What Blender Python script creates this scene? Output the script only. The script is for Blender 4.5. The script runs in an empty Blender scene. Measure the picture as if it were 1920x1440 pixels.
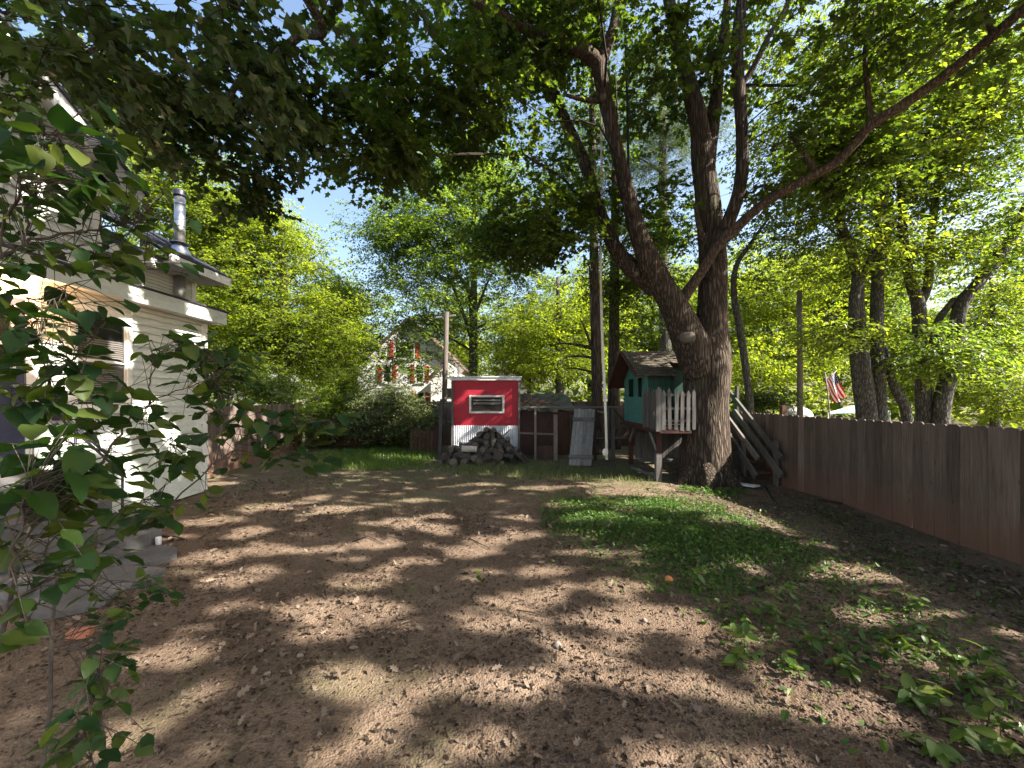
import bpy, math, random
import numpy as np
from mathutils import Vector, Matrix, Euler
R = math.radians
random.seed(7)
rng = np.random.default_rng(7)
sc = bpy.context.scene
COL = sc.collection

# ------------------------------------------------------------------ camera, sky, sun, exposure
EYE = 1.8
FPX = 720.0
cd = bpy.data.cameras.new('camera')
cam = bpy.data.objects.new('camera', cd)
COL.objects.link(cam)
cam.location = (0, 0, EYE)
cam.rotation_euler = (R(90), 0, 0)
cd.sensor_width = 36.0
cd.lens = 36.0 * FPX / 1920.0
cd.shift_y = 27.0 / 1920.0
cd.clip_start = 0.05
cd.clip_end = 2000.0
sc.camera = cam

SUN = Vector((1.18, -0.36, 1.0)).normalized()
wd = bpy.data.worlds.new('World')
sc.world = wd
wd.use_nodes = True
wn = wd.node_tree
sky = wn.nodes.new('ShaderNodeTexSky')
sky.sky_type = 'NISHITA'
sky.sun_disc = False
sky.sun_elevation = math.asin(SUN.z)
sky.sun_rotation = math.atan2(SUN.x, SUN.y)
sky.air_density = 1.2
sky.dust_density = 3.0
sky.ozone_density = 1.2
bg = wn.nodes['Background']
bg.inputs['Strength'].default_value = 0.078
wn.links.new(sky.outputs[0], bg.inputs[0])

sd = bpy.data.lights.new('sun', 'SUN')
sd.energy = 5.0
sd.angle = R(0.5)
sd.color = (1.0, 0.93, 0.82)
so = bpy.data.objects.new('sun', sd)
COL.objects.link(so)
so.rotation_euler = SUN.to_track_quat('Z', 'Y').to_euler()
so.location = (20, 3, 30)

sc.view_settings.view_transform = 'Standard'
sc.view_settings.look = 'None'
sc.view_settings.exposure = 2.22
sc.view_settings.gamma = 1.0
sc.view_settings.use_curve_mapping = False
sc.cycles.max_bounces = 10
sc.cycles.diffuse_bounces = 5
sc.cycles.glossy_bounces = 3
sc.cycles.transmission_bounces = 8
sc.cycles.transparent_max_bounces = 8
sc.cycles.sample_clamp_indirect = 6.0
sc.cycles.use_denoising = True


def P(px, py, Y):
    return Vector(((px - 960) / FPX * Y, Y, EYE + (747 - py) / FPX * Y))


def G(px, py, z=0.0):
    Y = (EYE - z) * FPX / (py - 747)
    return Vector(((px - 960) / FPX * Y, Y, z))


# ------------------------------------------------------------------ object helpers
W = {}


def tag(o, label=None, cat=None, group=None, kind=None):
    if label: o['label'] = label
    if cat: o['category'] = cat
    if group: o['group'] = group
    if kind: o['kind'] = kind
    return o


def empty(name, loc, label=None, cat=None, group=None):
    o = bpy.data.objects.new(name, None)
    COL.objects.link(o)
    o.location = loc
    o.empty_display_size = 0.2
    W[o.name] = Vector(loc)
    return tag(o, label, cat, group)


def inst(name, me, parent, M):
    """object from (shared) mesh data at world matrix M"""
    o = bpy.data.objects.new(name, me)
    COL.objects.link(o)
    if parent is not None:
        o.parent = parent
        M = Matrix.Translation(-W[parent.name]) @ M
    o.matrix_local = M
    W[o.name] = (Matrix.Translation(W[parent.name]) @ M).translation if parent is not None else M.translation.copy()
    return o


class Fr:
    """a local frame: u along, v up, n out of the surface"""
    def __init__(s, o, u, v, n):
        s.o, s.u, s.v, s.n = Vector(o), Vector(u).normalized(), Vector(v).normalized(), Vector(n).normalized()

    def p(s, a, b, c=0.0):
        return s.o + s.u * a + s.v * b + s.n * c


def FX(x):   # wall facing +X, u runs along +Y
    return Fr((x, 0, 0), (0, 1, 0), (0, 0, 1), (1, 0, 0))


def FY(y):   # wall facing the viewer (-Y), u runs along +X
    return Fr((0, y, 0), (1, 0, 0), (0, 0, 1), (0, -1, 0))


WORLD = Fr((0, 0, 0), (1, 0, 0), (0, 1, 0), (0, 0, 1))


class MB:
    def __init__(s):
        s.v, s.f, s.m, s.sm = [], [], [], []

    def add(s, vs, fs, mi=0, smooth=False):
        b = len(s.v)
        s.v += [tuple(v) for v in vs]
        for f in fs:
            s.f.append([i + b for i in f])
            s.m.append(mi)
            s.sm.append(smooth)
        return s

    def fbox(s, fr, u0, u1, v0, v1, n0, n1, mi=0):
        vs = [fr.p(a, b, c) for c in (n0, n1) for b in (v0, v1) for a in (u0, u1)]
        return s.add(vs, [(0, 2, 3, 1), (4, 5, 7, 6), (0, 1, 5, 4), (2, 6, 7, 3), (0, 4, 6, 2), (1, 3, 7, 5)], mi)

    def box(s, c, size, rot=None, mi=0):
        c = Vector(c)
        hx, hy, hz = [q / 2 for q in size]
        Mr = Euler(rot).to_matrix() if rot is not None else Matrix.Identity(3)
        fr = Fr(c, Mr @ Vector((1, 0, 0)), Mr @ Vector((0, 1, 0)), Mr @ Vector((0, 0, 1)))
        return s.fbox(fr, -hx, hx, -hy, hy, -hz, hz, mi)

    def bar(s, a, b, w, t, up=(0, 0, 1), mi=0):
        """square bar from a to b; w across (perp. to up), t along up"""
        a, b = Vector(a), Vector(b)
        d = b - a
        n = Vector(up)
        side = d.cross(n).normalized()
        n = side.cross(d).normalized()
        fr = Fr(a, d, side, n)
        return s.fbox(fr, 0, d.length, -w / 2, w / 2, -t / 2, t / 2, mi)

    def poly(s, fr, pts, n0, n1, mi=0):
        k = len(pts)
        vs = [fr.p(a, b, n0) for a, b in pts] + [fr.p(a, b, n1) for a, b in pts]
        fs = [tuple(range(k))[::-1], tuple(range(k, 2 * k))] + [(i, (i + 1) % k, (i + 1) % k + k, i + k) for i in range(k)]
        return s.add(vs, fs, mi)

    def tube(s, pts, rad, n=8, mi=0, cap=True, lump=0.0, seed=0, capmi=None):
        pts = [Vector(p) for p in pts]
        k = len(pts)
        if not hasattr(rad, '__len__'): rad = [rad] * k
        rr = random.Random(seed)
        ph = [(rr.uniform(0, 6.28), rr.uniform(0, 6.28), rr.uniform(1, 3)) for _ in range(5)]
        t0 = (pts[1] - pts[0]).normalized()
        ref = Vector((1, 0, 0)) if abs(t0.x) < 0.8 else Vector((0, 1, 0))
        u = t0.cross(ref).normalized()
        vs = []
        L = 0.0
        for i in range(k):
            t = (pts[min(i + 1, k - 1)] - pts[max(i - 1, 0)])
            if t.length < 1e-9: t = t0.copy()
            t.normalize()
            u = (u - t * u.dot(t)).normalized()
            w = t.cross(u)
            if i: L += (pts[i] - pts[i - 1]).length
            for j in range(n):
                a = 2 * math.pi * j / n
                r = rad[i]
                if lump:
                    q = 0.0
                    for e, (p1, p2, fq) in enumerate(ph):
                        q += math.sin((e + 2) * a + p1 + L * fq) * math.sin(L * fq * 1.3 + p2) / (1 + 0.4 * e)
                    r *= 1 + lump * q
                vs.append(pts[i] + (u * math.cos(a) + w * math.sin(a)) * r)
        fs = [(i * n + j, i * n + (j + 1) % n, (i + 1) * n + (j + 1) % n, (i + 1) * n + j) for i in range(k - 1) for j in range(n)]
        s.add(vs, fs, mi, n > 4)
        if cap:
            b = len(s.v) - len(vs)
            for fc in ([b + j for j in range(n)][::-1], [b + (k - 1) * n + j for j in range(n)]):
                s.f.append(fc); s.m.append(mi if capmi is None else capmi); s.sm.append(False)
        return s

    def mesh(s, name, mats, centre=True):
        me = bpy.data.meshes.new(name)
        v = np.array(s.v, dtype=float)
        c = (v.min(0) + v.max(0)) / 2 if centre else np.zeros(3)
        me.from_pydata([tuple(q) for q in (v - c)], [], s.f)
        for m in (mats if isinstance(mats, (list, tuple)) else [mats]):
            me.materials.append(m)
        me.polygons.foreach_set('material_index', s.m)
        me.polygons.foreach_set('use_smooth', s.sm)
        me.update()
        return me, Vector(c)

    def build(s, name, mats, parent=None):
        me, c = s.mesh(name, mats)
        return inst(name, me, parent, Matrix.Translation(c))


def npmesh(name, V, T, mats, mi=None, smooth=False):
    """fast triangle mesh from numpy arrays"""
    me = bpy.data.meshes.new(name)
    V = np.ascontiguousarray(V, dtype=np.float32)
    T = np.ascontiguousarray(T, dtype=np.int32)
    me.vertices.add(len(V))
    me.vertices.foreach_set('co', V.ravel())
    me.loops.add(len(T) * 3)
    me.loops.foreach_set('vertex_index', T.ravel())
    me.polygons.add(len(T))
    me.polygons.foreach_set('loop_start', np.arange(0, len(T) * 3, 3, dtype=np.int32))
    for m in (mats if isinstance(mats, (list, tuple)) else [mats]):
        me.materials.append(m)
    if mi is not None:
        me.polygons.foreach_set('material_index', np.ascontiguousarray(mi, dtype=np.int32))
    me.polygons.foreach_set('use_smooth', np.full(len(T), smooth, dtype=bool))
    me.update(calc_edges=True)
    return me


def npobj(name, V, T, mats, parent=None, mi=None, smooth=False):
    c = (V.min(0) + V.max(0)) / 2
    me = npmesh(name, V - c, T, mats, mi, smooth)
    return inst(name, me, parent, Matrix.Translation(Vector(c)))


# ------------------------------------------------------------------ materials
class N:
    def __init__(s, name):
        s.m = bpy.data.materials.new(name)
        s.m.use_nodes = True
        s.nt = s.m.node_tree
        s.b = s.nt.nodes['Principled BSDF']
        s.out = s.nt.nodes['Material Output']
        s.tc = None

    def n(s, t, **kw):
        nd = s.nt.nodes.new('ShaderNode' + t)
        for k, v in kw.items(): setattr(nd, k, v)
        return nd

    def l(s, a, b): s.nt.links.new(a, b)

    def val(s, sock, v):
        if isinstance(v, bpy.types.NodeSocket): s.l(v, sock)
        else: sock.default_value = v

    def co(s, scale=(1, 1, 1), rot=(0, 0, 0)):
        if s.tc is None: s.tc = s.n('TexCoord')
        mp = s.n('Mapping')
        mp.inputs['Scale'].default_value = scale
        mp.inputs['Rotation'].default_value = rot
        s.l(s.tc.outputs['Object'], mp.inputs['Vector'])
        return mp.outputs[0]

    def noise(s, co, scale=5, detail=4, rough=0.6, dist=0.0):
        nd = s.n('TexNoise')
        s.l(co, nd.inputs['Vector'])
        nd.inputs['Scale'].default_value = scale
        nd.inputs['Detail'].default_value = detail
        nd.inputs['Roughness'].default_value = rough
        nd.inputs['Distortion'].default_value = dist
        return nd.outputs['Fac']

    def vor(s, co, scale=5, feature='F1', out='Distance'):
        nd = s.n('TexVoronoi', feature=feature)
        s.l(co, nd.inputs['Vector'])
        nd.inputs['Scale'].default_value = scale
        return nd.outputs[out]

    def ramp(s, fac, stops):
        nd = s.n('ValToRGB')
        e = nd.color_ramp.elements
        while len(e) < len(stops): e.new(0.5)
        for q, (p, c) in zip(e, stops):
            q.position = p
            q.color = (c[0], c[1], c[2], 1) if hasattr(c, '__len__') else (c, c, c, 1)
        s.l(fac, nd.inputs[0])
        return nd.outputs[0]

    def mix(s, f, a, b, mode='MIX'):
        nd = s.n('Mix', data_type='RGBA', blend_type=mode)
        s.val(nd.inputs[0], f)
        for sock, v in ((nd.inputs[6], a), (nd.inputs[7], b)):
            if isinstance(v, bpy.types.NodeSocket): s.l(v, sock)
            else: sock.default_value = (v[0], v[1], v[2], 1)
        return nd.outputs[2]

    def math(s, op, a, b=0.0, c=None):
        nd = s.n('Math', operation=op)
        s.val(nd.inputs[0], a); s.val(nd.inputs[1], b)
        if c is not None: s.val(nd.inputs[2], c)
        return nd.outputs[0]

    def bump(s, h, strength=0.5, dist=0.01):
        nd = s.n('Bump')
        nd.inputs['Strength'].default_value = strength
        nd.inputs['Distance'].default_value = dist
        s.l(h, nd.inputs['Height'])
        s.l(nd.outputs[0], s.b.inputs['Normal'])
        return nd.outputs[0]

    def set(s, col, rough=0.8, metal=0.0, spec=0.3):
        if isinstance(col, bpy.types.NodeSocket): s.l(col, s.b.inputs['Base Color'])
        else: s.b.inputs['Base Color'].default_value = (col[0], col[1], col[2], 1)
        s.val(s.b.inputs['Roughness'], rough)
        s.b.inputs['Metallic'].default_value = metal
        s.b.inputs['Specular IOR Level'].default_value = spec
        return s.m

    def rnd(s): return s.n('ObjectInfo').outputs['Random']


def stained(name, c1, c2, c3=None, scale=(3, 3, 3), rough=0.8, bump=0.3, vary=0.25, spec=0.25, fine=30.0, metal=0.0):
    """painted or bare surface with patchy wear, per-piece brightness and fine grain"""
    s = N(name)
    a = s.noise(s.co(scale), 1.0, 6, 0.65, 0.4)
    col = s.ramp(a, [(0.32, c1), (0.68, c2)])
    if c3 is not None:
        b = s.noise(s.co(tuple(q * 2.3 for q in scale), (0.3, 0.2, 0.1)), 1.0, 8, 0.7)
        col = s.mix(s.ramp(b, [(0.55, 0.0), (0.68, 1.0)]), col, c3)
    g = s.noise(s.co(tuple(q * fine / 3 for q in scale)), 1.0, 4, 0.7)
    col = s.mix(0.35, col, s.ramp(g, [(0.25, 0.25), (0.75, 1.0)]), 'MULTIPLY')
    if vary:
        col = s.mix(1.0, col, s.ramp(s.rnd(), [(0, 1 - vary), (1, 1.0)]), 'MULTIPLY')
    s.bump(g, bump, 0.006)
    return s.set(col, rough, metal, spec)


def woodmat(name, c1, c2, c3, axis=2, vary=0.35, bump=0.5, rough=0.85):
    sca = [38.0, 38.0, 38.0]
    sca[axis] = 2.2
    s = N(name)
    # offset each piece so grain never repeats
    off = s.n('VectorMath', operation='ADD')
    s.tc = s.n('TexCoord')
    cmb = s.n('CombineXYZ')
    r = s.math('MULTIPLY', s.rnd(), 37.0)
    for i in range(3): s.l(r, cmb.inputs[i])
    s.l(s.tc.outputs['Object'], off.inputs[0]); s.l(cmb.outputs[0], off.inputs[1])

    def mp(scale):
        m = s.n('Mapping'); m.inputs['Scale'].default_value = scale
        s.l(off.outputs[0], m.inputs['Vector']); return m.outputs[0]
    g = s.noise(mp(sca), 1.0, 6, 0.7, 0.6)
    big = s.noise(mp((2.5, 2.5, 1.6)), 1.0, 4, 0.6)
    col = s.ramp(g, [(0.25, c1), (0.6, c2), (0.85, c3)])
    col = s.mix(0.55, col, s.ramp(big, [(0.3, 0.5), (0.7, 1.1)]), 'MULTIPLY')
    col = s.mix(1.0, col, s.ramp(s.rnd(), [(0, 1 - vary), (1, 1.0)]), 'MULTIPLY')
    s.bump(g, bump, 0.004)
    return s.set(col, rough, 0, 0.2)


def leafmat(name, dark, mid, light, trans=(1.5, 1.75, 0.5), tfac=0.5, obj=False, rough=0.45, spec=0.35):
    s = N(name)
    r = s.n('NewGeometry').outputs['Random Per Island']
    if obj: r = s.rnd()
    col = s.ramp(r, [(0.0, dark), (0.5, mid), (1.0, light)])
    s.set(col, rough, 0, spec)
    tr = s.n('BsdfTranslucent')
    tc = s.mix(1.0, col, trans, 'MULTIPLY')
    s.l(tc, tr.inputs['Color'])
    mx = s.n('MixShader')
    mx.inputs[0].default_value = tfac
    s.l(s.b.outputs[0], mx.inputs[1]); s.l(tr.outputs[0], mx.inputs[2])
    s.l(mx.outputs[0], s.out.inputs['Surface'])
    return s.m


def barkmat(name, c1, c2, c3, sxy=16.0, sz=3.2, bump=1.0, dist=0.03):
    s = N(name)
    co = s.co((sxy, sxy, sz))
    nz = s.n('TexNoise'); s.l(co, nz.inputs['Vector']); nz.inputs['Scale'].default_value = 0.8; nz.inputs['Detail'].default_value = 3
    ad = s.n('VectorMath', operation='MULTIPLY_ADD')
    s.l(nz.outputs['Color'], ad.inputs[0]); ad.inputs[1].default_value = (1.6, 1.6, 1.6); s.l(co, ad.inputs[2])
    d = s.vor(ad.outputs[0], 1.0, 'DISTANCE_TO_EDGE')
    h = s.ramp(d, [(0.0, 0.0), (0.28, 0.85), (0.6, 1.0)])
    g = s.noise(s.co((45, 45, 12)), 1.0, 5, 0.7)
    col = s.mix(h, c1, s.ramp(g, [(0.3, c2), (0.7, c3)]))
    big = s.noise(s.co((1.5, 1.5, 0.7)), 1.0, 3, 0.6)
    col = s.mix(0.5, col, s.ramp(big, [(0.3, 0.55), (0.7, 1.15)]), 'MULTIPLY')
    moss = s.noise(s.co((2.2, 2.2, 1.1), (0.4, 0.1, 0.9)), 1.0, 5, 0.7)
    col = s.mix(s.ramp(moss, [(0.6, 0.0), (0.75, 0.45)]), col, (0.10, 0.13, 0.05))
    hh = s.mix(0.25, h, g)
    s.bump(hh, bump, dist)
    return s.set(col, 0.95, 0, 0.1)


def plain(name, col, rough=0.6, metal=0.0, spec=0.4):
    return N(name).set(col, rough, metal, spec)


M = {}
# ground
s = N('soil')
co1 = s.co((1, 1, 1))
b1 = s.noise(co1, 0.55, 5, 0.6, 0.5)
b2 = s.noise(co1, 3.3, 6, 0.65)
b3 = s.noise(co1, 38.0, 5, 0.75)
b4 = s.vor(co1, 70.0)
col = s.ramp(b1, [(0.28, (0.112, 0.079, 0.058)), (0.5, (0.178, 0.132, 0.099)), (0.72, (0.24, 0.186, 0.144))])
col = s.mix(0.7, col, s.ramp(b2, [(0.3, (0.55, 0.52, 0.5)), (0.68, (1.08, 1.05, 1.0))]), 'MULTIPLY')
col = s.mix(0.75, col, s.ramp(b3, [(0.30, (0.22, 0.19, 0.17)), (0.47, (0.85, 0.82, 0.8)), (0.72, (1.35, 1.3, 1.22))]), 'MULTIPLY')
gm = s.noise(s.co((1, 1, 1), (0, 0, 0.7)), 0.8, 6, 0.7, 0.8)
sep = s.n('SeparateXYZ'); s.l(co1, sep.inputs[0])
farf = s.n('MapRange'); s.l(sep.outputs[1], farf.inputs[0])
farf.inputs[1].default_value = 5.0; farf.inputs[2].default_value = 11.0; farf.inputs[3].default_value = 0.0; farf.inputs[4].default_value = 0.22
gfac = s.ramp(s.math('ADD', gm, farf.outputs[0]), [(0.56, 0.0), (0.72, 0.75)])
col = s.mix(gfac, col, s.mix(b3, (0.06, 0.068, 0.028), (0.15, 0.14, 0.075)))
hb = s.math('ADD', s.math('MULTIPLY', b3, 0.7), s.math('MULTIPLY', b4, 0.6))
s.bump(hb, 0.85, 0.02)
M['soil'] = s.set(col, 0.95, 0, 0.12)

M['bark'] = barkmat('bark_maple', (0.035, 0.026, 0.02), (0.10, 0.077, 0.06), (0.17, 0.135, 0.105), 19, 1.9, 1.0, 0.045)
M['bark_red'] = barkmat('bark_limb', (0.042, 0.030, 0.025), (0.11, 0.078, 0.062), (0.18, 0.135, 0.108), 22, 4.5, 0.8, 0.02)
M['bark_grey'] = barkmat('bark_grey', (0.04, 0.038, 0.034), (0.11, 0.105, 0.095), (0.20, 0.19, 0.17), 20, 5, 0.8, 0.02)
M['twig'] = stained('twig_bark', (0.02, 0.016, 0.013), (0.045, 0.035, 0.027), None, (20, 20, 20), 0.9, 0.2, 0.2)
M['lilac_bark'] = stained('lilac_bark', (0.05, 0.04, 0.034), (0.13, 0.105, 0.085), None, (26, 26, 8), 0.9, 0.4, 0.2)

M['leaf_oak'] = leafmat('leaf_oak', (0.022, 0.042, 0.014), (0.032, 0.058, 0.017), (0.05, 0.08, 0.02), (1.6, 1.7, 0.5), 0.38)
M['leaf_maple'] = leafmat('leaf_maple', (0.03, 0.052, 0.014), (0.046, 0.075, 0.018), (0.08, 0.105, 0.022), (2.5, 2.6, 0.7), 0.5)
M['leaf_bright'] = leafmat('leaf_bright', (0.07, 0.11, 0.018), (0.105, 0.145, 0.024), (0.145, 0.172, 0.03), (3.2, 3.0, 0.75), 0.57)
M['leaf_mid'] = leafmat('leaf_mid', (0.06, 0.095, 0.022), (0.09, 0.125, 0.026), (0.14, 0.165, 0.03), (3.1, 3.0, 0.8), 0.57)
M['leaf_blue'] = leafmat('leaf_blue', (0.045, 0.08, 0.024), (0.07, 0.11, 0.028), (0.12, 0.15, 0.03), (2.9, 2.9, 0.8), 0.54)
M['leaf_pine'] = leafmat('leaf_pine', (0.05, 0.085, 0.035), (0.085, 0.12, 0.045), (0.13, 0.15, 0.06), (1.5, 1.6, 0.7), 0.35)
M['leaf_lilac'] = leafmat('leaf_lilac', (0.014, 0.036, 0.012), (0.028, 0.058, 0.016), (0.095, 0.115, 0.022), (1.7, 1.9, 0.5), 0.42, True, 0.55, 0.15)
M['leaf_shrub'] = leafmat('leaf_shrub', (0.075, 0.10, 0.04), (0.125, 0.15, 0.06), (0.20, 0.21, 0.11), (1.6, 1.7, 0.6), 0.45)
M['leaf_cover'] = leafmat('leaf_cover', (0.035, 0.085, 0.016), (0.06, 0.125, 0.024), (0.11, 0.15, 0.035), (1.5, 1.8, 0.5), 0.4)
M['leaf_weed'] = leafmat('leaf_weed', (0.05, 0.095, 0.02), (0.085, 0.14, 0.028), (0.14, 0.17, 0.035), (1.6, 1.8, 0.5), 0.42, True)
M['dead_leaf'] = leafmat('dead_leaf', (0.06, 0.04, 0.028), (0.115, 0.083, 0.06), (0.245, 0.19, 0.145), (1.2, 1.0, 0.7), 0.2, False, 0.8, 0.15)
M['clod'] = stained('clod', (0.09, 0.065, 0.048), (0.20, 0.152, 0.118), None, (9, 9, 9), 0.95, 0.3, 0.0)

# wood and paint
s = N('fence_board')
s.tc = s.n('TexCoord')
rr = s.rnd()
off = s.n('VectorMath', operation='ADD'); cmb = s.n('CombineXYZ')
q = s.math('MULTIPLY', rr, 41.0)
for i in range(2): s.l(q, cmb.inputs[i])
s.l(s.tc.outputs['Object'], off.inputs[0]); s.l(cmb.outputs[0], off.inputs[1])
def _mp(sca):
    m = s.n('Mapping'); m.inputs['Scale'].default_value = sca; s.l(off.outputs[0], m.inputs['Vector']); return m.outputs[0]
g = s.noise(_mp((40, 40, 1.8)), 1.0, 6, 0.7, 0.6)
pb = s.noise(_mp((4, 4, 1.1)), 1.0, 4, 0.6)
col = s.ramp(g, [(0.22, (0.072, 0.054, 0.047)), (0.55, (0.165, 0.128, 0.110)), (0.85, (0.24, 0.195, 0.172))])
col = s.mix(0.6, col, s.ramp(pb, [(0.3, (0.62, 0.6, 0.62)), (0.7, (1.12, 1.08, 1.05))]), 'MULTIPLY')
col = s.mix(1.0, col, s.ramp(rr, [(0, 0.58), (1, 1.12)]), 'MULTIPLY')
sep = s.n('SeparateXYZ'); s.l(s.tc.outputs['Object'], sep.inputs[0])
wob = s.math('MULTIPLY', s.noise(_mp((0.01, 0.01, 0.01)), 1.0, 2), 0.5)
low = s.n('MapRange'); s.l(s.math('ADD', sep.outputs[2], wob), low.inputs[0])
low.inputs[1].default_value = -0.42; low.inputs[2].default_value = 0.12; low.inputs[3].default_value = 0.75; low.inputs[4].default_value = 0.0
col = s.mix(low.outputs[0], col, (0.16, 0.086, 0.058))
kn = s.vor(_mp((9, 9, 2.3)), 1.0)
col = s.mix(s.ramp(kn, [(0.03, 0.8), (0.1, 0.0)]), col, (0.05, 0.03, 0.022))
s.bump(g, 0.5, 0.004)
M['fence'] = s.set(col, 0.85, 0, 0.2)

M['grey_wood'] = woodmat('grey_wood', (0.075, 0.068, 0.064), (0.19, 0.175, 0.165), (0.30, 0.28, 0.265))
M['pole_wood'] = woodmat('pole_wood', (0.06, 0.05, 0.042), (0.12, 0.10, 0.085), (0.17, 0.145, 0.125), 2, 0.1)
M['grey_wood_x'] = woodmat('grey_wood_x', (0.10, 0.09, 0.085), (0.22, 0.20, 0.185), (0.33, 0.31, 0.28), 0)
M['pale_wood'] = woodmat('pale_wood', (0.20, 0.165, 0.14), (0.34, 0.29, 0.25), (0.46, 0.40, 0.35))
M['door_wood'] = woodmat('door_wood', (0.15, 0.14, 0.135), (0.33, 0.315, 0.30), (0.46, 0.44, 0.42), 2, 0.3)
M['brown_wood'] = woodmat('brown_wood', (0.055, 0.032, 0.025), (0.12, 0.07, 0.052), (0.18, 0.11, 0.085))
M['red_stain'] = woodmat('red_stain', (0.045, 0.022, 0.019), (0.095, 0.042, 0.035), (0.14, 0.075, 0.063))
M['picket_wood'] = woodmat('picket_wood', (0.06, 0.056, 0.054), (0.155, 0.145, 0.14), (0.24, 0.23, 0.22))
M['red_paint'] = stained('red_paint', (0.36, 0.012, 0.030), (0.47, 0.022, 0.045), (0.30, 0.02, 0.03), (1.3, 1.3, 2.2), 0.55, 0.15, 0.05, 0.35)
M['red_shutter'] = stained('red_shutter', (0.45, 0.05, 0.045), (0.55, 0.08, 0.07), None, (3, 3, 3), 0.6, 0.1, 0.1)
M['white_paint'] = stained('white_paint', (0.66, 0.66, 0.63), (0.80, 0.80, 0.77), (0.52, 0.52, 0.48), (2, 2, 2), 0.6, 0.1, 0.06)
M['siding'] = stained('siding_paint', (0.53, 0.55, 0.505), (0.65, 0.67, 0.63), (0.45, 0.48, 0.41), (1.1, 1.1, 3.0), 0.6, 0.1, 0.10)
M['far_white'] = stained('far_white', (0.72, 0.71, 0.69), (0.82, 0.81, 0.79), None, (1, 1, 14), 0.7, 0.1, 0.05)
M['teal'] = stained('teal_paint', (0.045, 0.15, 0.125), (0.085, 0.235, 0.195), (0.035, 0.09, 0.075), (2, 2, 5), 0.7, 0.25, 0.1)
M['teal_dark'] = stained('green_paint', (0.02, 0.065, 0.045), (0.035, 0.095, 0.065), (0.02, 0.05, 0.04), (2, 2, 5), 0.75, 0.25, 0.1)
M['shingle'] = stained('slate_shingle', (0.035, 0.038, 0.055), (0.075, 0.08, 0.11), (0.05, 0.05, 0.06), (4, 4, 4), 0.9, 0.5, 0.3)
M['old_shingle'] = stained('mossy_shingle', (0.06, 0.05, 0.036), (0.15, 0.122, 0.092), (0.055, 0.075, 0.024), (3, 3, 3), 0.95, 0.5, 0.35)
M['moss_roof'] = stained('mossy_felt', (0.07, 0.085, 0.055), (0.16, 0.16, 0.12), (0.07, 0.11, 0.04), (2.5, 2.5, 2.5), 0.95, 0.5, 0.2)
M['far_roof'] = stained('far_roof', (0.10, 0.07, 0.06), (0.17, 0.12, 0.10), None, (3, 3, 3), 0.9, 0.2, 0.1)
M['steel'] = stained('stovepipe_steel', (0.42, 0.43, 0.45), (0.62, 0.63, 0.65), None, (5, 5, 1), 0.32, 0.05, 0.0, 0.5, 30, 0.85)
M['zinc'] = stained('corrugated_zinc', (0.60, 0.62, 0.66), (0.74, 0.76, 0.80), (0.40, 0.40, 0.42), (3, 3, 2), 0.5, 0.1, 0.0, 0.4, 30, 0.15)
M['dark_metal'] = plain('dark_metal', (0.03, 0.032, 0.05), 0.45, 0.3)
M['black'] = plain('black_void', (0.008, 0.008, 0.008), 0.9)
M['glass'] = plain('window_glass', (0.012, 0.014, 0.016), 0.08, 0.0, 0.6)
M['blind'] = stained('blind_slat', (0.13, 0.12, 0.11), (0.18, 0.165, 0.15), None, (5, 5, 5), 0.6, 0.05, 0.2)
M['navy'] = stained('navy_door', (0.035, 0.04, 0.075), (0.06, 0.065, 0.11), None, (3, 3, 3), 0.5, 0.1, 0.0)
M['stone'] = stained('flagstone', (0.10, 0.098, 0.10), (0.18, 0.172, 0.17), (0.15, 0.125, 0.10), (3, 3, 3), 0.9, 0.5, 0.25)
M['field_stone'] = stained('field_stone', (0.20, 0.165, 0.14), (0.33, 0.28, 0.24), None, (12, 12, 12), 0.9, 0.4, 0.2)
M['brick'] = stained('orange_brick', (0.36, 0.13, 0.075), (0.50, 0.21, 0.12), (0.28, 0.12, 0.08), (9, 9, 9), 0.9, 0.3, 0.1)
M['rope'] = stained('pale_rope', (0.72, 0.69, 0.62), (0.84, 0.81, 0.74), None, (40, 40, 14), 0.9, 0.5, 0.0)
M['dark_rope'] = plain('dark_rope', (0.02, 0.02, 0.022), 0.8)
M['orange'] = stained('orange_skin', (0.55, 0.19, 0.06), (0.66, 0.28, 0.10), None, (14, 14, 14), 0.5, 0.1, 0.0)
M['blue_tarp'] = stained('blue_canopy', (0.12, 0.36, 0.50), (0.55, 0.72, 0.78), None, (5, 9, 5), 0.6, 0.1, 0.0)
M['log_bark'] = stained('log_bark', (0.05, 0.042, 0.037), (0.13, 0.11, 0.098), (0.08, 0.075, 0.065), (9, 9, 9), 0.95, 0.7, 0.4)
M['birch'] = stained('birch_bark', (0.44, 0.41, 0.36), (0.62, 0.58, 0.52), (0.14, 0.12, 0.10), (14, 14, 14), 0.8, 0.4, 0.05)
s = N('log_end')
wv = s.n('TexWave', wave_type='RINGS', rings_direction='X')
s.l(s.co((1, 1, 1)), wv.inputs['Vector'])
wv.inputs['Scale'].default_value = 30.0; wv.inputs['Distortion'].default_value = 3.0; wv.inputs['Detail'].default_value = 3
col = s.ramp(wv.outputs[0], [(0.2, (0.085, 0.073, 0.062)), (0.8, (0.17, 0.148, 0.125))])
col = s.mix(1.0, col, s.ramp(s.rnd(), [(0, 0.5), (1, 1.1)]), 'MULTIPLY')
M['log_end'] = s.set(col, 0.9, 0, 0.1)
s = N('lamp_glow')
s.b.inputs['Emission Color'].default_value = (1.0, 0.62, 0.30, 1)
s.b.inputs['Emission Strength'].default_value = 9.0
M['glow'] = s.set((0.9, 0.7, 0.5), 0.5)

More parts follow.
